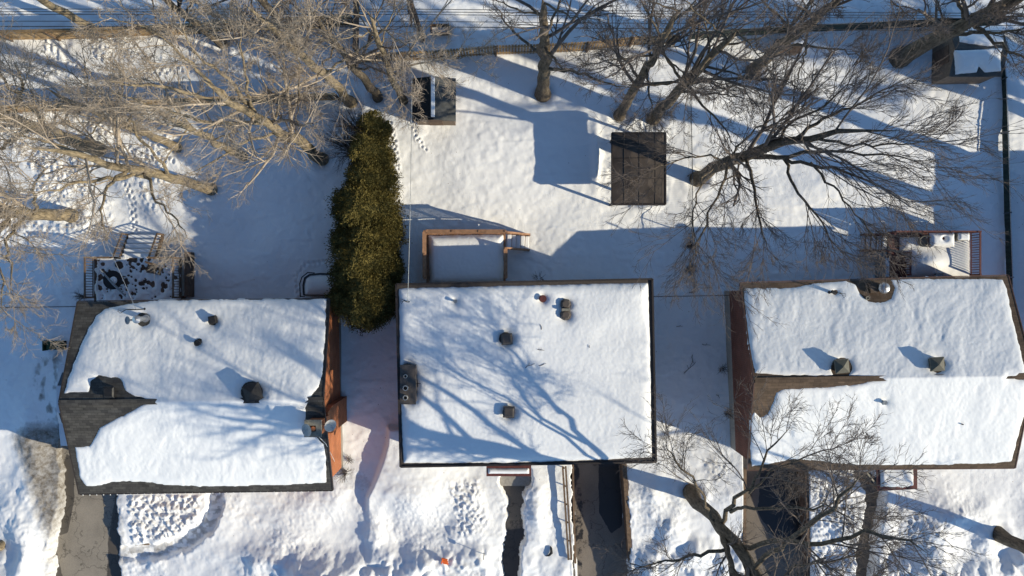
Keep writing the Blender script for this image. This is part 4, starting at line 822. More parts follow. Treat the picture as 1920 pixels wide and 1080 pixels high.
for k in range(6): a, b, _ = P(1057.7 + 11 * k / 5, 878 + 34 * k, .3); MB().box((a, b, .02), (.05, .05, .66)).build('post', M['timber'], t)


# ------------------------------------------------------------------ FENCES
def board_fence(pts, hgt, m, label, w=.14, rail=True, hv=.04):
    t = thing('board_fence', (*P(*pts[0])[:2], 0), label, 'fence'); b_ = MB(); p_ = MB(); rr = random.Random(int(pts[0][0]))
    for i in range(len(pts) - 1):
        a = Vector(P(*pts[i])); b = Vector(P(*pts[i + 1])); L = (b - a).length; n = int(L / (w + .02)); rz = math.atan2((b - a).y, (b - a).x)
        for k in range(n): q = a + (b - a) * (k + .5) / n; hh = hgt + rr.uniform(-hv, hv); b_.box((q.x, q.y + rr.uniform(-.008, .008), hh / 2 - .15), (L / n - .03, .022, hh + .3), rz)
        n = max(1, int(L / 2.4))
        for k in range(n + (i == len(pts) - 2)): q = a + (b - a) * k / n; MB().box((q.x, q.y - .07, hgt / 2 - .1), (.1, .1, hgt + .26), rz).build('post', M['timber'], t)
        for z_ in (.4, hgt - .25): b_.beam(a + Vector((0, -.035, z_)), b + Vector((0, -.035, z_)), .04, .09)
        if rail: b_.beam(a + Vector((0, -.02, hgt + .06)), b + Vector((0, -.02, hgt + .06)), .13, .03)
    b_.build('boards', m, t); return t
board_fence([(668, 118), (830, 110), (930, 102), (1020, 99), (1100, 95), (1180, 86), (1262, 82)], 1.75, M['woodt'], 'long brown vertical board fence with a bowed line behind the middle yard', rail=False)
board_fence([(-60, 78), (200, 72), (400, 62), (600, 50), (668, 48)], 1.7, M['woodt'], 'tan board fence with a cap rail along the top left of the picture')
board_fence([(-60, 213), (150, 208), (400, 196), (640, 188)], 1.6, M['woodt'], 'tan board fence between the two upper left yards')
board_fence([(672, 100), (674, 20), (676, -60)], 1.7, M['woodd'], 'short dark board fence running off the top edge beside the utility pole', rail=False)
def slat_fence(pts, hgt, label, dens=.1, posts=2.5):
    t = thing('slatted_fence', (*P(*pts[0])[:2], 0), label, 'fence'); s_ = MB(); p_ = MB(); r_ = MB()
    for i in range(len(pts) - 1):
        a = Vector(P(*pts[i])); b = Vector(P(*pts[i + 1])); L = (b - a).length; n = int(L / dens); rz = math.atan2((b - a).y, (b - a).x)
        for k in range(n): q = a + (b - a) * (k + .5) / n; s_.box((q.x, q.y, hgt / 2 - .05), (dens * 1.0, .012 + .004 * (k % 2), hgt), rz)
        n = max(1, int(L / posts))
        for k in range(n + 1): q = a + (b - a) * k / n; MB().cyl((q.x, q.y, -.2), .04, hgt + .28, 10).build('post', M['alu'], t)
        r_.tube([a + Vector((0, 0, hgt + .02)), b + Vector((0, 0, hgt + .02))], .028, 6)
    s_.build('slats', M['slat'], t); r_.build('top_rail', M['steel'], t)
slat_fence([(1290, 74), (1500, 62), (1750, 50), (1862, 50)], 1.5, 'dark green slatted wire fence behind the right-hand yard')
slat_fence([(1868, 60), (1876, 150), (1880, 250), (1884, 400), (1892, 640)], .55, 'tall dark slatted wire fence down the right edge of the picture')
def link_fence(pts, hgt, label, m='wire', vines=0):
    t = thing('chain_link_fence', (*P(*pts[0])[:2], 0), label, 'fence'); p_ = MB(); w_ = MB(); r_ = MB()
    for i in range(len(pts) - 1):
        a = Vector(P(*pts[i])); b = Vector(P(*pts[i + 1])); L = (b - a).length; n = max(1, int(L / 2.5))
        for k in range(n + 1): q = a + (b - a) * k / n; MB().cyl((q.x, q.y, -.2), .03, hgt + .25, 8).build('post', M[m], t)
        r_.tube([a + Vector((0, 0, hgt)), b + Vector((0, 0, hgt))], .022, 6); d = (b - a).normalized(); n = int(L / .12)
        for k in range(n):
            q = a + d * (k * .12)
            for sg in (-1, 1):
                e = q + d * (sg * hgt * .8); u = (e - a).dot(d)
                if 0 <= u <= L: w_.tube([q + Vector((0, 0, .02)), e + Vector((0, 0, hgt))], .0035, 3)
    r_.build('top_rail', M[m], t); w_.build('wire_mesh', M[m], t)
link_fence([(1286, 120), (1290, 330), (1293, 548)], 1.2, 'thin wire fence between the middle and right back yards')
link_fence([(1212, 556), (1376, 553)], 1.1, 'short dark wire fence closing the gap between the middle and right houses', 'black')
link_fence([(-60, 577), (165, 574)], 1.0, 'dark wire fence left of the leftmost house', 'black')
# corner panel leaning by the right house
t = MB(); t.beam(P(1362, 772, .5), P(1398, 806, 1.2), .06, .1); tag(t.build('leaning_post', M['timber'], None), 'weathered timber leaning on the front corner of the rightmost house', 'timber')

# ------------------------------------------------------------------ UTILITY POLE AND WIRES
q = P(792, 74, 0); t = thing('utility_pole', (q[0], q[1], 0), 'dark wooden utility pole beyond the back fence at the top', 'utility pole')
MB().tube([(q[0], q[1], -.3), (q[0] + .1, q[1], 10.5)], [.17, .12], 12).build('pole', M['woodd'], t); m_ = MB()
wires = [(17, 7.3), (22, 7.1), (27, 6.9), (40, 6.2), (50, 5.9)]
for py_, z_ in wires: yv = P(0, py_, z_)[1]; m_.beam((q[0] + .08, q[1], z_), (q[0] + .08, yv, z_), .08, .1)
m_.build('bracket', M['woodd'], t)
for i, (py_, z_) in enumerate(wires):
    yv = P(0, py_, z_)[1]; pts = []
    for k in range(61): x_ = -45 + 1.5 * k; s_ = ((x_ - q[0]) / 40); pts.append((x_, yv - .004 * (x_ - q[0]), z_ - .9 * (1 - (1 - min(1, abs(s_))) ** 2) * .35))
    w_ = MB(); w_.tube(pts, .016 if i != 4 else .02, 4); o = w_.build('power_line', M['black'], None)
    tag(o, ['topmost', 'second from the top', 'third from the top', 'fourth from the top', 'lowest'][i] + ' of the five overhead wires crossing the top of the picture', 'wire', 'overhead wires')
def drop(a, b, sag, label):
    a = Vector(a); b = Vector(b); w_ = MB(); w_.tube([a.lerp(b, k / 20) - Vector((0, 0, sag * 4 * (k / 20) * (1 - k / 20))) for k in range(21)], .013, 4); tag(w_.build('service_cable', M['steel'], None), label, 'cable', 'service cables')
drop((q[0] + .1, P(0, 50, 5.9)[1], 5.9), mt2, .5, 'pale cable running down the yard to the mast on the flat roof')
drop((-24.5, 13, 7), mt1, .7, 'cable crossing the left yards to the mast on the leftmost house')

# ------------------------------------------------------------------ TREES
def nrm(v): return v / (np.linalg.norm(v, axis=-1, keepdims=True) + 1e-9)
def resample(pts, n):
    pts = np.array(pts, float); d = np.r_[0, np.cumsum(np.linalg.norm(np.diff(pts[:, :3], axis=0), axis=1))]; t = np.linspace(0, d[-1], n)
    return np.stack([np.interp(t, d, pts[:, k]) for k in range(pts.shape[1])], -1)
def tubes(PL, RD, sides):                    # PL (N,n,3) RD (N,n) -> verts, quads
    N, n, _ = PL.shape
    T = np.empty_like(PL); T[:, 1:-1] = PL[:, 2:] - PL[:, :-2]; T[:, 0] = PL[:, 1] - PL[:, 0]; T[:, -1] = PL[:, -1] - PL[:, -2]; T = nrm(T)
    ref = nrm(np.cross(T[:, 0], np.array([.31, .17, .93])))[:, None, :] + 0 * T; U = nrm(ref - (ref * T).sum(-1, keepdims=True) * T); Wv = np.cross(T, U)
    a = 2 * pi * np.arange(sides) / sides
    V = PL[:, :, None, :] + RD[:, :, None, None] * (U[:, :, None, :] * np.cos(a)[None, None, :, None] + Wv[:, :, None, :] * np.sin(a)[None, None, :, None])
    I = np.arange(N * n * sides).reshape(N, n, sides); J = np.roll(I, -1, axis=2)
    Fq = np.stack([I[:, :-1], J[:, :-1], J[:, 1:], I[:, 1:]], -1).reshape(-1, 4)
    return V.reshape(-1, 3), Fq
def spawn(PL, RD, cnt, ratio, ang, wob, trop, r, t0=.15, n=6, rk=.62, rmin=.006, lmin=.25, lmax=9):
    N, m, _ = PL.shape; cnt = int(cnt); idx = np.repeat(np.arange(N), cnt); K = len(idx)
    t = t0 + (1 - t0) * ((np.tile(np.arange(cnt), N) + r.random(K)) / cnt); t = np.clip(t, 0, .999) * (m - 1); i = t.astype(int); f = (t - i)[:, None]
    p = PL[idx, i] * (1 - f) + PL[idx, i + 1] * f; T = nrm(PL[idx, i + 1] - PL[idx, i]); rad = RD[idx, i] * (1 - f[:, 0]) + RD[idx, i + 1] * f[:, 0]
    L = np.linalg.norm(np.diff(PL, axis=1), axis=-1).sum(1)[idx]; L = np.clip(L * ratio * (1.15 - .6 * t / (m - 1)) * r.uniform(.55, 1.3, K), lmin, lmax)
    q = nrm(np.cross(T, nrm(r.normal(size=(K, 3))))); a = R(ang) * r.uniform(.6, 1.35, K)[:, None]; d = nrm(T * np.cos(a) + q * np.sin(a) + np.array([0, 0, trop]))
    out = np.empty((K, n, 3)); out[:, 0] = p; seg = (L / (n - 1))[:, None]
    for k in range(1, n): out[:, k] = out[:, k - 1] + d * seg; d = nrm(d + wob * r.normal(size=(K, 3)) + np.array([0, 0, trop * .5]))
    rs = np.maximum(rad * rk, rmin); RR = rs[:, None] * np.linspace(1, .35, n)[None]; RR = np.maximum(RR, rmin * .6)
    keep = (out[:, 0, 0] > -34) & (out[:, 0, 0] < 46) & (np.abs(out[:, 0, 1]) < 21) & (out[:, -1, 2] > .5)
    return out[keep], RR[keep]
def tree(name, limbs, label, tone='d', seed=1, c=(8, 7, 6, 3), trop=.12, group='bare trees standing over the yards', rk=.6, rm=.0085, ang=42, ratios=(.5, .5, .5, .55)):
    """limbs: list of polylines of (px, py, z, radius) in the photograph; the first is the trunk"""
    r = np.random.default_rng(seed); N1 = 14; PLs = []; RDs = []
    for li, lb in enumerate(limbs):
        w = np.array([[*P(a, b, z), rr_] for a, b, z, rr_ in lb]); w = resample(w, N1)
        jm = .028 * np.linalg.norm(w[-1, :3] - w[0, :3]) / 3; j = r.normal(size=(N1, 3)) * jm; j[0] = 0; w[:, :3] += j * (1 if li else .4)
        w[-1, 3] = .012; w[-2, 3] *= .75; w[:, 3] *= ((1 if li == 0 else .82) if tone == 'd' else (.82 if li == 0 else .68)); PLs.append(w[:, :3]); RDs.append(w[:, 3])
    PL = np.array(PLs); RD = np.array(RDs)
    b = limbs[0][0]; base = P(b[0], b[1], 0); t = thing(name, base, label, 'tree', group)
    off = np.array(base)
    # trunk: root flare
    RD[0, 0] *= 1.35; PL[0, 0, 2] -= .3
    V, Fq = tubes(PL, RD, 10)
    rawmesh('trunk', V - off, Fq, M['bark_t' if tone == 't' else 'bark_d'], t, smooth=True)
    lv = []; t0 = .35
    A, B = spawn(PL, RD, c[0] + 1, ratios[0], ang, .10, trop, r, t0, 8, rk * .72, .018, .8, 6); lv.append((A, B, 5))
    A2, B2 = spawn(A, B, c[1] + 1, ratios[1], ang * .9, .11, trop * .7, r, .12, 7, rk, .011, .4, 3.5); lv.append((A2, B2, 4))
    A3, B3 = spawn(A2, B2, c[2], ratios[2] * 1.1, ang * .85, .12, trop * .4, r, .1, 6, .65, rm * 1.0, .3, 2.0); lv.append((A3, B3, 3))
    if c[3]:
        A4, B4 = spawn(A3, B3, c[3], ratios[3] * 1.15, ang * .8, .12, trop * .3, r, .15, 4, .8, rm * .8, .2, 1.1); lv.append((A4, B4, 3))
    Vs, Fs, nb = [], [], 0
    for A_, B_, s_ in lv:
        if len(A_) == 0: continue
        v_, f_ = tubes(A_, B_, s_); Vs.append(v_); Fs.append(f_ + nb); nb += len(v_)
    rawmesh('crown', np.concatenate(Vs) - off, np.concatenate(Fs), M['twig_t' if tone == 't' else 'twig_d'], t, smooth=True)
    return t
def upright(px, py, ztop, r0, lean=(0, 0), bend=.0, z0=0):   # trunk polyline of a standing tree, as photo points with heights
    pts = []
    x, y, _ = P(px, py, 0)
    for k in range(5):
        z = ztop * k / 4; X_ = x + lean[0] * (k / 4) ** 1.3; Y_ = y + lean[1] * (k / 4) ** 1.3; s = F / (H - z)
        pts.append((960 + X_ * s, 540 - Y_ * s, z, r0 * (1 - .62 * k / 4)))
    return pts
def auto_limbs(tr, n, seed, L=(3.5, 6.5), up=.7, zmin=.35):
    rr = random.Random(seed); out = []; W3 = [(*P(a, b, z), r_) for a, b, z, r_ in tr]
    for k in range(n):
        u = zmin + (1 - zmin) * (k + rr.random() * .8) / n; i = min(int(u * 4), 3); f = u * 4 - i; p = [W3[i][j] * (1 - f) + W3[i + 1][j] * f for j in (0, 1, 2, 3)]
        a = k * 2.4 + rr.uniform(-.4, .4); L_ = rr.uniform(*L) * (1.15 - .45 * u); pl = []; x, y, z = p[:3]; el = rr.uniform(.45, .95) * up * 1.3; r_ = p[3] * .42
        for s_ in range(4):
            k_ = F / (H - z); pl.append((960 + x * k_, 540 - y * k_, z, r_ * (1 - .27 * s_)))
            st = L_ / 3; x += cos(a) * cos(el) * st; y += sin(a) * cos(el) * st; z += sin(el) * st; el += .12; a += rr.uniform(-.25, .25)
        out.append(pl)
    return out

# --- left yard, tan barked
tree('bare_tree', [[(397, 355, 0, .33), (313, 333, 6, .27), (240, 314, 10.4, .21), (150, 292, 14.4, .15), (60, 280, 17.5, .09)],
     [(290, 326, 7.5, .17), (225, 330, 10, .12), (150, 345, 12.5, .08), (60, 360, 14.5, .05)], [(313, 333, 6, .14), (300, 300, 8.5, .10), (250, 240, 11, .07), (230, 180, 13.5, .04)],
     [(240, 314, 10.4, .14), (200, 350, 12, .09), (190, 400, 13, .06), (200, 450, 13.5, .04)], [(170, 296, 13.5, .11), (90, 265, 15, .08), (20, 250, 17, .05)], [(270, 320, 8.8, .12), (290, 370, 10.5, .08), (330, 410, 12, .05), (350, 450, 12.8, .03)]],
     'tan barked bare tree whose trunk foot stands nearest the deck of the leftmost house', 't', 11, (6, 6, 5, 3))
tree('bare_tree', [[(184, 281, 0, .42), (130, 262, 3.1, .38), (60, 236, 6.4, .33), (0, 213, 9.2, .3), (-60, 190, 11.6, .24)], [(90, 246, 5.2, .18), (60, 210, 8.5, .12), (10, 150, 12, .08), (-40, 120, 14, .05)],
     [(60, 236, 6.4, .16), (20, 262, 9, .12), (-20, 300, 12, .08)], [(20, 220, 8.5, .14), (40, 170, 12, .09), (30, 110, 14.5, .05)]], 'thick trunked bare tree leaning over the upper left board fence', 't', 12, (6, 7, 5, 3))
tree('bare_tree', [[(135, 405, 0, .4), (90, 403, 2.4, .37), (0, 400, 6.4, .32), (-80, 396, 9.6, .26)], [(60, 402, 3.8, .16), (20, 430, 7, .12), (10, 480, 10, .08), (30, 540, 12, .04)], [(20, 401, 5.6, .15), (-10, 440, 9, .1), (0, 520, 12, .06), (20, 600, 13.5, .03)], [(70, 402, 3.3, .14), (60, 365, 7, .1), (70, 320, 10.5, .06), (60, 270, 12, .03)]],
     'tan tree at the left edge with its trunk running level to the left', 't', 13, (7, 7, 6, 4))
tree('bare_tree', [[(607, 299, 0, .36), (560, 268, 5, .31), (500, 230, 10.8, .24), (430, 190, 14.8, .16), (375, 150, 17.4, .09)],
     [(500, 230, 10.8, .16), (440, 235, 12.2, .12), (370, 222, 13.5, .09), (290, 200, 14.5, .06), (200, 170, 16, .03)], [(478, 212, 12, .15), (440, 160, 13.8, .11), (390, 120, 15.5, .08), (350, 70, 16.5, .05), (320, 10, 17.5, .03)],
     [(450, 200, 13.8, .13), (370, 180, 15.3, .1), (290, 160, 16.5, .07), (190, 150, 17.5, .04)], [(430, 190, 14.8, .11), (350, 110, 16.2, .08), (290, 60, 17, .05), (200, 30, 17.8, .03)],
     [(470, 210, 12.4, .10), (462, 150, 14, .08), (452, 90, 15.5, .05), (455, 40, 16.5, .03)], [(530, 248, 8.2, .11), (470, 260, 10.2, .08), (420, 290, 11.8, .06), (350, 330, 12.6, .03)], [(510, 236, 9.8, .1), (530, 180, 11.5, .07), (560, 130, 13, .04)]],
     'fan shaped tan bare tree standing beside the upper end of the evergreen hedge', 't', 14, (6, 7, 6, 3))
for bx, by, zt, r0, lab, n_, sd in ((455, 293, 13, .26, 'slim tan bare tree between the fan shaped tree and the crumbled snow', 6, 21), (333, 278, 13, .27, 'tan bare tree at the right end of the crumbled snow in the left yard', 6, 22),):
    tr = upright(bx, by, zt, r0, (-.3, .3)); tree('bare_tree', [tr] + auto_limbs(tr, n_, sd, (2.5, 4.5)), lab, 't', sd, (4, 5, 5, 2))
for bx, by, zt, r0, lean, lab, n_, sd, tn, cc_ in (
    (563, 82, 12, .25, (-.2, .2), 'dark trunked tree just inside the top left fence', 4, 23, 'd', (4, 5, 4, 2)), (418, 82, 12, .24, (-.5, 0), 'tree behind the twigs at the top left, foot on the snow below the fence', 4, 24, 'd', (4, 5, 4, 2)),
    (660, 192, 17, .32, (-.6, -.2), 'tan tree leaning up left from the top end of the hedge', 6, 25, 't', (5, 6, 5, 3)), (708, 183, 14, .24, (-.5, .3), 'tree directly above the hedge, its trunk bent left over the board fence', 5, 26, 'd', (5, 6, 5, 3)),
    (757, 189, 14, .24, (.3, .5), 'slender tree immediately left of the small felt roofed shed', 6, 27, 't', (5, 6, 5, 3)),
    (1018, 176, 15, .36, (-.5, .3), 'single upright tree crossing the brown board fence at top centre', 6, 28, 'd', (3, 4, 4, 2)),
    (1162, 215, 16, .27, (.3, .8), 'left one of the two trees above the gazebo', 10, 29, 'd', (6, 6, 5, 2)), (1225, 222, 16, .3, (.5, .2), 'right one of the two trees above the gazebo', 11, 30, 'd', (6, 6, 5, 2)),
    (1412, 132, 14, .3, (.6, .2), 'dark tree beside the kennel by the slatted fence', 6, 31, 'd', (5, 6, 5, 3)), (1688, 107, 12, .46, (1.0, .0), 'thick leaning tree left of the shed in the top right corner', 7, 32, 'd', (6, 7, 5, 3)),
    (1868, 998, 14, .34, (.8, -.9), 'thick trunk leaning out of the bottom right corner', 4, 33, 'd', (3, 4, 3, 1)), (8, 1020, 12, .3, (-1.5, -.3), 'tan trunk cut off by the left edge near the lower driveway', 3, 34, 't', (3, 4, 3, 1)),
    (-30, 110, 14, .33, (0, 0), 'tree outside the left edge whose dense twigs hang over the upper fences', 6, 35, 't', (5, 5, 5, 2)), (180, 60, 14, .28, (0, 0), 'tree behind the upper left fence with twigs against the shaded snow', 5, 36, 't', (4, 5, 4, 2))):
    tr = upright(bx, by, zt, r0, lean); tree('bare_tree', [tr] + auto_limbs(tr, n_, sd, (3.4, 6), .62, .36), lab, tn, sd, cc_)
# --- the spreading tree of the right yard
tree('spreading_tree', [[(1308, 335, 0, .34), (1340, 312, 4, .3), (1385, 296, 7.5, .26), (1430, 280, 9.8, .22), (1480, 268, 11.2, .17), (1533, 260, 12.4, .13), (1600, 244, 13.6, .09), (1690, 246, 14.8, .05)],
    [(1405, 293, 8.4, .16), (1450, 296, 9.8, .13), (1500, 285, 11, .1), (1563, 288, 12, .07), (1647, 290, 13, .05), (1747, 300, 14, .025)], [(1450, 296, 9.8, .1), (1497, 302, 10.8, .09), (1573, 318, 11.8, .07), (1640, 345, 12.6, .04), (1710, 385, 13.2, .02)],
    [(1400, 296, 8.2, .11), (1412, 345, 9.5, .08), (1420, 400, 10.5, .06), (1440, 470, 11.2, .03)], [(1480, 268, 11.2, .11), (1540, 225, 12.4, .08), (1600, 195, 13.2, .05), (1680, 165, 14, .025)], [(1430, 280, 9.8, .1), (1490, 225, 11.5, .07), (1550, 195, 12.6, .05), (1600, 140, 13.5, .02)],
    [(1370, 301, 6.5, .1), (1350, 350, 8.5, .07), (1330, 410, 9.8, .05), (1292, 500, 10.8, .02)], [(1470, 298, 10.2, .09), (1490, 350, 11.2, .07), (1535, 410, 12, .05), (1580, 480, 12.6, .02)], [(1533, 260, 12.4, .08), (1600, 275, 13.2, .06), (1680, 270, 14, .04), (1770, 262, 14.6, .02)],
    [(1520, 305, 11, .07), (1570, 360, 12, .05), (1620, 420, 12.6, .03), (1660, 470, 13, .02)], [(1360, 304, 6, .07), (1400, 255, 9, .05), (1440, 225, 11, .035), (1490, 190, 12, .02)], [(1360, 306, 6, .07), (1330, 290, 8, .05), (1270, 300, 9.5, .035), (1200, 330, 10.5, .02)],
    [(1340, 312, 4, .07), (1310, 350, 7.5, .05), (1300, 420, 9.5, .035), (1310, 480, 10.4, .02)]],
    'wide spreading dark tree whose limbs fan right across the sunny right yard', 'd', 41, (9, 6, 5, 2), .03, rm=.008, ang=30, ratios=(.62, .55, .5, .5))
# --- the front tree whose shadow crosses the flat roof
tree('spreading_tree', [[(1296, 922, 0, .36), (1320, 953, 3.2, .32), (1347, 985, 6, .28), (1386, 1022, 8.4, .27), (1413, 1068, 10.4, .26), (1452, 1120, 12, .25), (1515, 1220, 15.2, .22), (1610, 1350, 18.5, .14), (1650, 1450, 20, .08)], [(1452, 1120, 12, .22), (1400, 1180, 14, .2), (1370, 1290, 17, .14)], [(1500, 1195, 14.6, .18), (1600, 1180, 16, .14), (1700, 1190, 17.5, .03)], [(1470, 1150, 13, .1), (1560, 1120, 14, .07), (1640, 1090, 15, .04)], [(1347, 985, 6, .2), (1362, 1030, 8.5, .16), (1384, 1100, 11.5, .12)],
    [(1352, 982, 6, .15), (1373, 942, 7.4, .12), (1405, 925, 8.4, .1), (1435, 860, 9.6, .06), (1480, 800, 11, .03)], [(1370, 960, 7, .11), (1400, 950, 8.6, .09), (1480, 952, 10, .07), (1560, 950, 11, .05), (1610, 985, 12, .03)],
    [(1413, 1068, 10.4, .14), (1490, 1005, 13.5, .12), (1560, 960, 15.5, .1), (1610, 890, 16.5, .06)], [(1390, 1025, 8.6, .15), (1460, 1015, 11, .13), (1540, 1025, 13.2, .11), (1620, 1000, 15, .09), (1740, 1030, 16.5, .05)],
    [(1362, 1030, 8.5, .11), (1310, 1040, 9.6, .09), (1260, 1048, 10.4, .06), (1180, 1070, 11.2, .02)], [(1340, 978, 5.6, .10), (1310, 910, 8, .07), (1270, 865, 9.6, .05), (1240, 830, 10.8, .02)], [(1405, 925, 8.4, .07), (1450, 880, 9.8, .05), (1530, 850, 11, .035), (1600, 830, 12, .02)],
    [(1440, 1100, 11, .1), (1500, 1060, 12, .07), (1580, 1050, 12.8, .04), (1660, 1010, 13.4, .02)]],
    'dark leaning tree in front of the rightmost house, its branches over the sunken driveway', 'd', 43, (8, 7, 6, 2), .05, rm=.008, ang=38, ratios=(.5, .5, .5, .5))
# trees just outside the frame whose long shadows lie on the right yard
for bx, by, zt, r0, sd in ((1975, 357, 15, .42, 51), (2004, 467, 15, .44, 52), (2060, 260, 15, .36, 53), (2100, 180, 16, .36, 54), (2330, 330, 13, .34, 55), (2390, 270, 13, .34, 56), (2270, 300, 13, .34, 57)):
    tr = upright(bx, by, zt + (5 if sd < 55 else 0), r0, (.3, 0), 0)
    if sd < 55: tr = [(a, b, z, r0 * (1 - .3 * k / 4)) for k, (a, b, z, _) in enumerate(tr)]
    tree('bare_tree', [tr] + auto_limbs(tr, 7, sd, (3, 5), .75, .72 if sd < 55 else .4), {51: 'bare tree just past the right fence', 52: 'second bare tree past the right fence', 53: 'third bare tree past the right fence, further up', 54: 'fourth bare tree past the right fence, nearest the top', 55: 'dense bare tree behind the house past the right fence', 56: 'farthest bare tree behind the house past the right fence', 57: 'dense bare tree nearest the back wall of the house past the right fence'}[sd], 'd', sd, (5, 5, 4, 1) if sd < 55 else (9, 7, 6, 2))

# low bare shrubs
def shrub(px, py, r_, hgt, label, seed, n=26):
    r = np.random.default_rng(seed); base = P(px, py, 0); gz = ground_z(px, py); PL = []; RD = []
    for k in range(n):
        a = r.uniform(0, 2 * pi); d = r.uniform(.3, 1) * r_; p0 = np.array([base[0] + r.normal() * .06, base[1] + r.normal() * .06, gz - .1]); p1 = np.array([base[0] + d * cos(a), base[1] + d * sin(a), gz + hgt * r.uniform(.5, 1)])
        PL.append([p0 + (p1 - p0) * u + np.array([0, 0, .2 * hgt * sin(pi * u)]) for u in np.linspace(0, 1, 5)]); RD.append(np.linspace(.014, .006, 5))
    PL = np.array(PL); RD = np.array(RD); A, B = spawn(PL, RD, 5, .5, 40, .25, .1, r, .3, 4, .7, .005, .1, .5); t = thing('bare_shrub', base, label, 'shrub', 'bare shrubs by the houses'); off = np.array(base)
    V, Fq = tubes(PL, RD, 3); V2, F2 = tubes(A, B, 3); rawmesh('branches', np.concatenate([V, V2]) - off, np.concatenate([Fq, F2 + len(V)]), M['twig_d'], t)
shrub(648, 885, .7, .5, 'bare round shrub at the front right corner of the leftmost house', 1, 40); shrub(655, 862, .4, .4, 'small twiggy shrub against the orange brick wall', 2, 22); shrub(1354, 692, .45, .5, 'dark bare shrub by the red brown wall of the rightmost house', 3)
shrub(157, 556, .4, .7, 'brown shrub at the left corner of the trampled deck', 4, 30); shrub(1010, 522, .5, .2, 'flattened dark shrub under the back eave of the flat-roofed house', 5, 30); shrub(1662, 455, .5, 1.0, 'leafless vine tangled on the steps of the maroon railed deck', 6, 46); shrub(1400, 540, .5, 3.0, 'tall bare shrub at the back left corner of the rightmost house', 7, 40)
shrub(1290, 505, .35, 1.3, 'bare vine clump on the thin wire fence, nearer the houses', 8, 40); shrub(1291, 462, .3, 1.2, 'bare vine clump on the thin wire fence, further up', 9, 34); shrub(1362, 775, .3, .5, 'withered shrub at the front left corner of the rightmost house', 10, 22)

shrub(668, 290, 1.6, 4.6, 'dense brown bare bush crowding the upper left side of the evergreen hedge', 11, 130)
shrub(680, 250, 1.3, 4.6, 'dense brown bare bush at the top end of the evergreen hedge', 12, 100)
# ------------------------------------------------------------------ EVERGREEN HEDGE
m, n, l, b = mat('cedar foliage'); oi = n.new('ShaderNodeNewGeometry'); no = n.new('ShaderNodeTexNoise'); no.inputs['Scale'].default_value = 1.5; no.inputs['Detail'].default_value = 5; l.new(oi.outputs['Position'], no.inputs['Vector'])
cr = n.new('ShaderNodeValToRGB'); cr.color_ramp.elements[0].position = .3; cr.color_ramp.elements[1].position = .72; cr.color_ramp.elements[0].color = (.03, .034, .01, 1); cr.color_ramp.elements[1].color = (.185, .145, .042, 1)
ad = n.new('ShaderNodeMath'); ad.operation = 'MULTIPLY_ADD'; ad.inputs[1].default_value = .35; l.new(oi.outputs['Random Per Island'], ad.inputs[0]); s2 = n.new('ShaderNodeMath'); s2.operation = 'MULTIPLY'; s2.inputs[1].default_value = .8; l.new(no.outputs[0], s2.inputs[0]); l.new(s2.outputs[0], ad.inputs[2])
l.new(ad.outputs[0], cr.inputs[0]); l.new(cr.outputs[0], b.inputs['Base Color']); b.inputs['Roughness'].default_value = .7; b.inputs['Specular IOR Level'].default_value = .2
FOL = m
hd = thing('evergreen_hedge', (*P(700, 400)[:2], 0), 'tall dark green cedar hedge between the left and middle lots', 'hedge')
r = np.random.default_rng(9); zc = 5.2
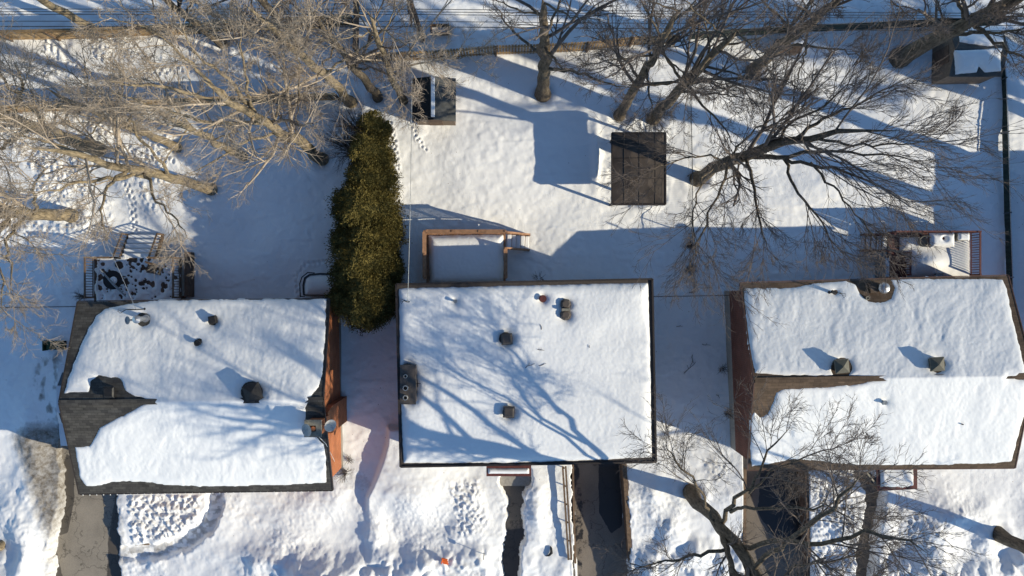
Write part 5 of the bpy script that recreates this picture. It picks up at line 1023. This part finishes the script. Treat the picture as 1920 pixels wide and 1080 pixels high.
# row of merged cones: photo positions of the tops at zc
tops = [(694, 228, .6, 5.4), (684, 278, .9, 5.8), (686, 330, 1.15, 5.2), (676, 390, 1.45, 5.6), (684, 440, 1.35, 5.0), (676, 490, 1.4, 5.4), (684, 540, 1.3, 5.0), (676, 575, 1.15, 4.9), (655, 385, .95, 4.6), (650, 450, .95, 4.4), (652, 515, .95, 4.3), (712, 420, .85, 4.2), (712, 500, .9, 4.0), (640, 560, .8, 4.0), (700, 560, 1.0, 4.4)]
VV = []; core = MB()
for (tx, ty, rad, ht) in tops:
    cx0, cy0, _ = P(tx, ty, ht * .8); cnt = int(25000 * rad * rad ** .3)
    u = r.random(cnt) ** .8; zz = ht * (1 - u * .97); prof = rad * np.minimum(1, (u * 2.6) ** .62) * (1 - .12 * u)
    th = r.random(cnt) * 2 * pi; lump = 1 + .16 * np.sin(th * 3 + zz * 2.1 + tx) + .2 * vnoise(th * 2.6, zz * 3.1, int(tx + ty)) + .26 * vnoise(th * 6, zz * 6, int(tx)) + .07 * r.normal(size=cnt); rr_ = prof * lump * (1 - .35 * r.random(cnt) ** 2.2)
    C = np.stack([cx0 + rr_ * np.cos(th), cy0 + rr_ * np.sin(th), zz], -1); outd = nrm(np.stack([np.cos(th), np.sin(th), .75 + 0 * th], -1) + .45 * r.normal(size=(cnt, 3)))
    sdv = nrm(np.cross(outd, r.normal(size=(cnt, 3)))); ln = r.uniform(.05, .125, cnt)[:, None]; wd = ln * .24
    VV.append(np.stack([C - sdv * wd * .4, C + outd * ln * .5 - sdv * wd, C + outd * ln, C + outd * ln * .5 + sdv * wd], 1))
    core.lathe((cx0, cy0, 0), [(rad * .55, .1), (rad * .62, ht * .4), (rad * .5, ht * .7), (.05, ht * .9)], 10)
    MB().tube([(cx0, cy0, -.2), (cx0, cy0, ht * .85)], [.09, .02], 6).build('trunk', M['bark_d'], hd)
VV = np.concatenate(VV).reshape(-1, 3) - np.array([*P(700, 400)[:2], 0]); rawmesh('foliage', VV, np.arange(len(VV)).reshape(-1, 4), FOL, hd)
core.build('inner_foliage', FOL, hd)

# fallen twigs
def twig(px, py, z, L, a, label, group, seed):
    r = random.Random(seed); q = P(px, py, z); m_ = MB(); z0 = z + .03 if z > 1 else ground_z(px, py) + .03; pts = [(q[0], q[1], z0)]; aa = a
    for k in range(5): aa += r.uniform(-.5, .5); pts.append((pts[-1][0] + L / 5 * cos(aa), pts[-1][1] + L / 5 * sin(aa), z0 + .01 * (k % 2)))
    m_.tube(pts, [.018, .016, .014, .012, .01, .006], 5); m_.tube([pts[2], (pts[2][0] + L * .25 * cos(a + 1), pts[2][1] + L * .25 * sin(a + 1), z0 + .02)], .009, 4)
    tag(m_.build('fallen_twig', M['twig_d'], None), label, 'twig', group)
for i, (a, b, L, an) in enumerate([(1268, 612, .35, -.4), (1316, 645, .5, -.1), (1298, 665, .75, -2.2), (1282, 700, .9, 1.0), (1342, 740, .3, 0)]):
    twig(a, b, 0, L, an, 'small fallen twig lying on the shaded snow between the middle and right houses', 'fallen twigs between the houses', i)
for i, (a, b, L, an) in enumerate([(1015, 618, .3, 1.0), (1008, 655, .35, 0), (985, 690, .55, .4), (1010, 685, .4, -.6), (1105, 652, .15, 1.2)]):
    twig(a, b, 4.22, L, an, 'small dark twig lying on the snow of the flat roof', 'twigs on the flat roof', 20 + i)
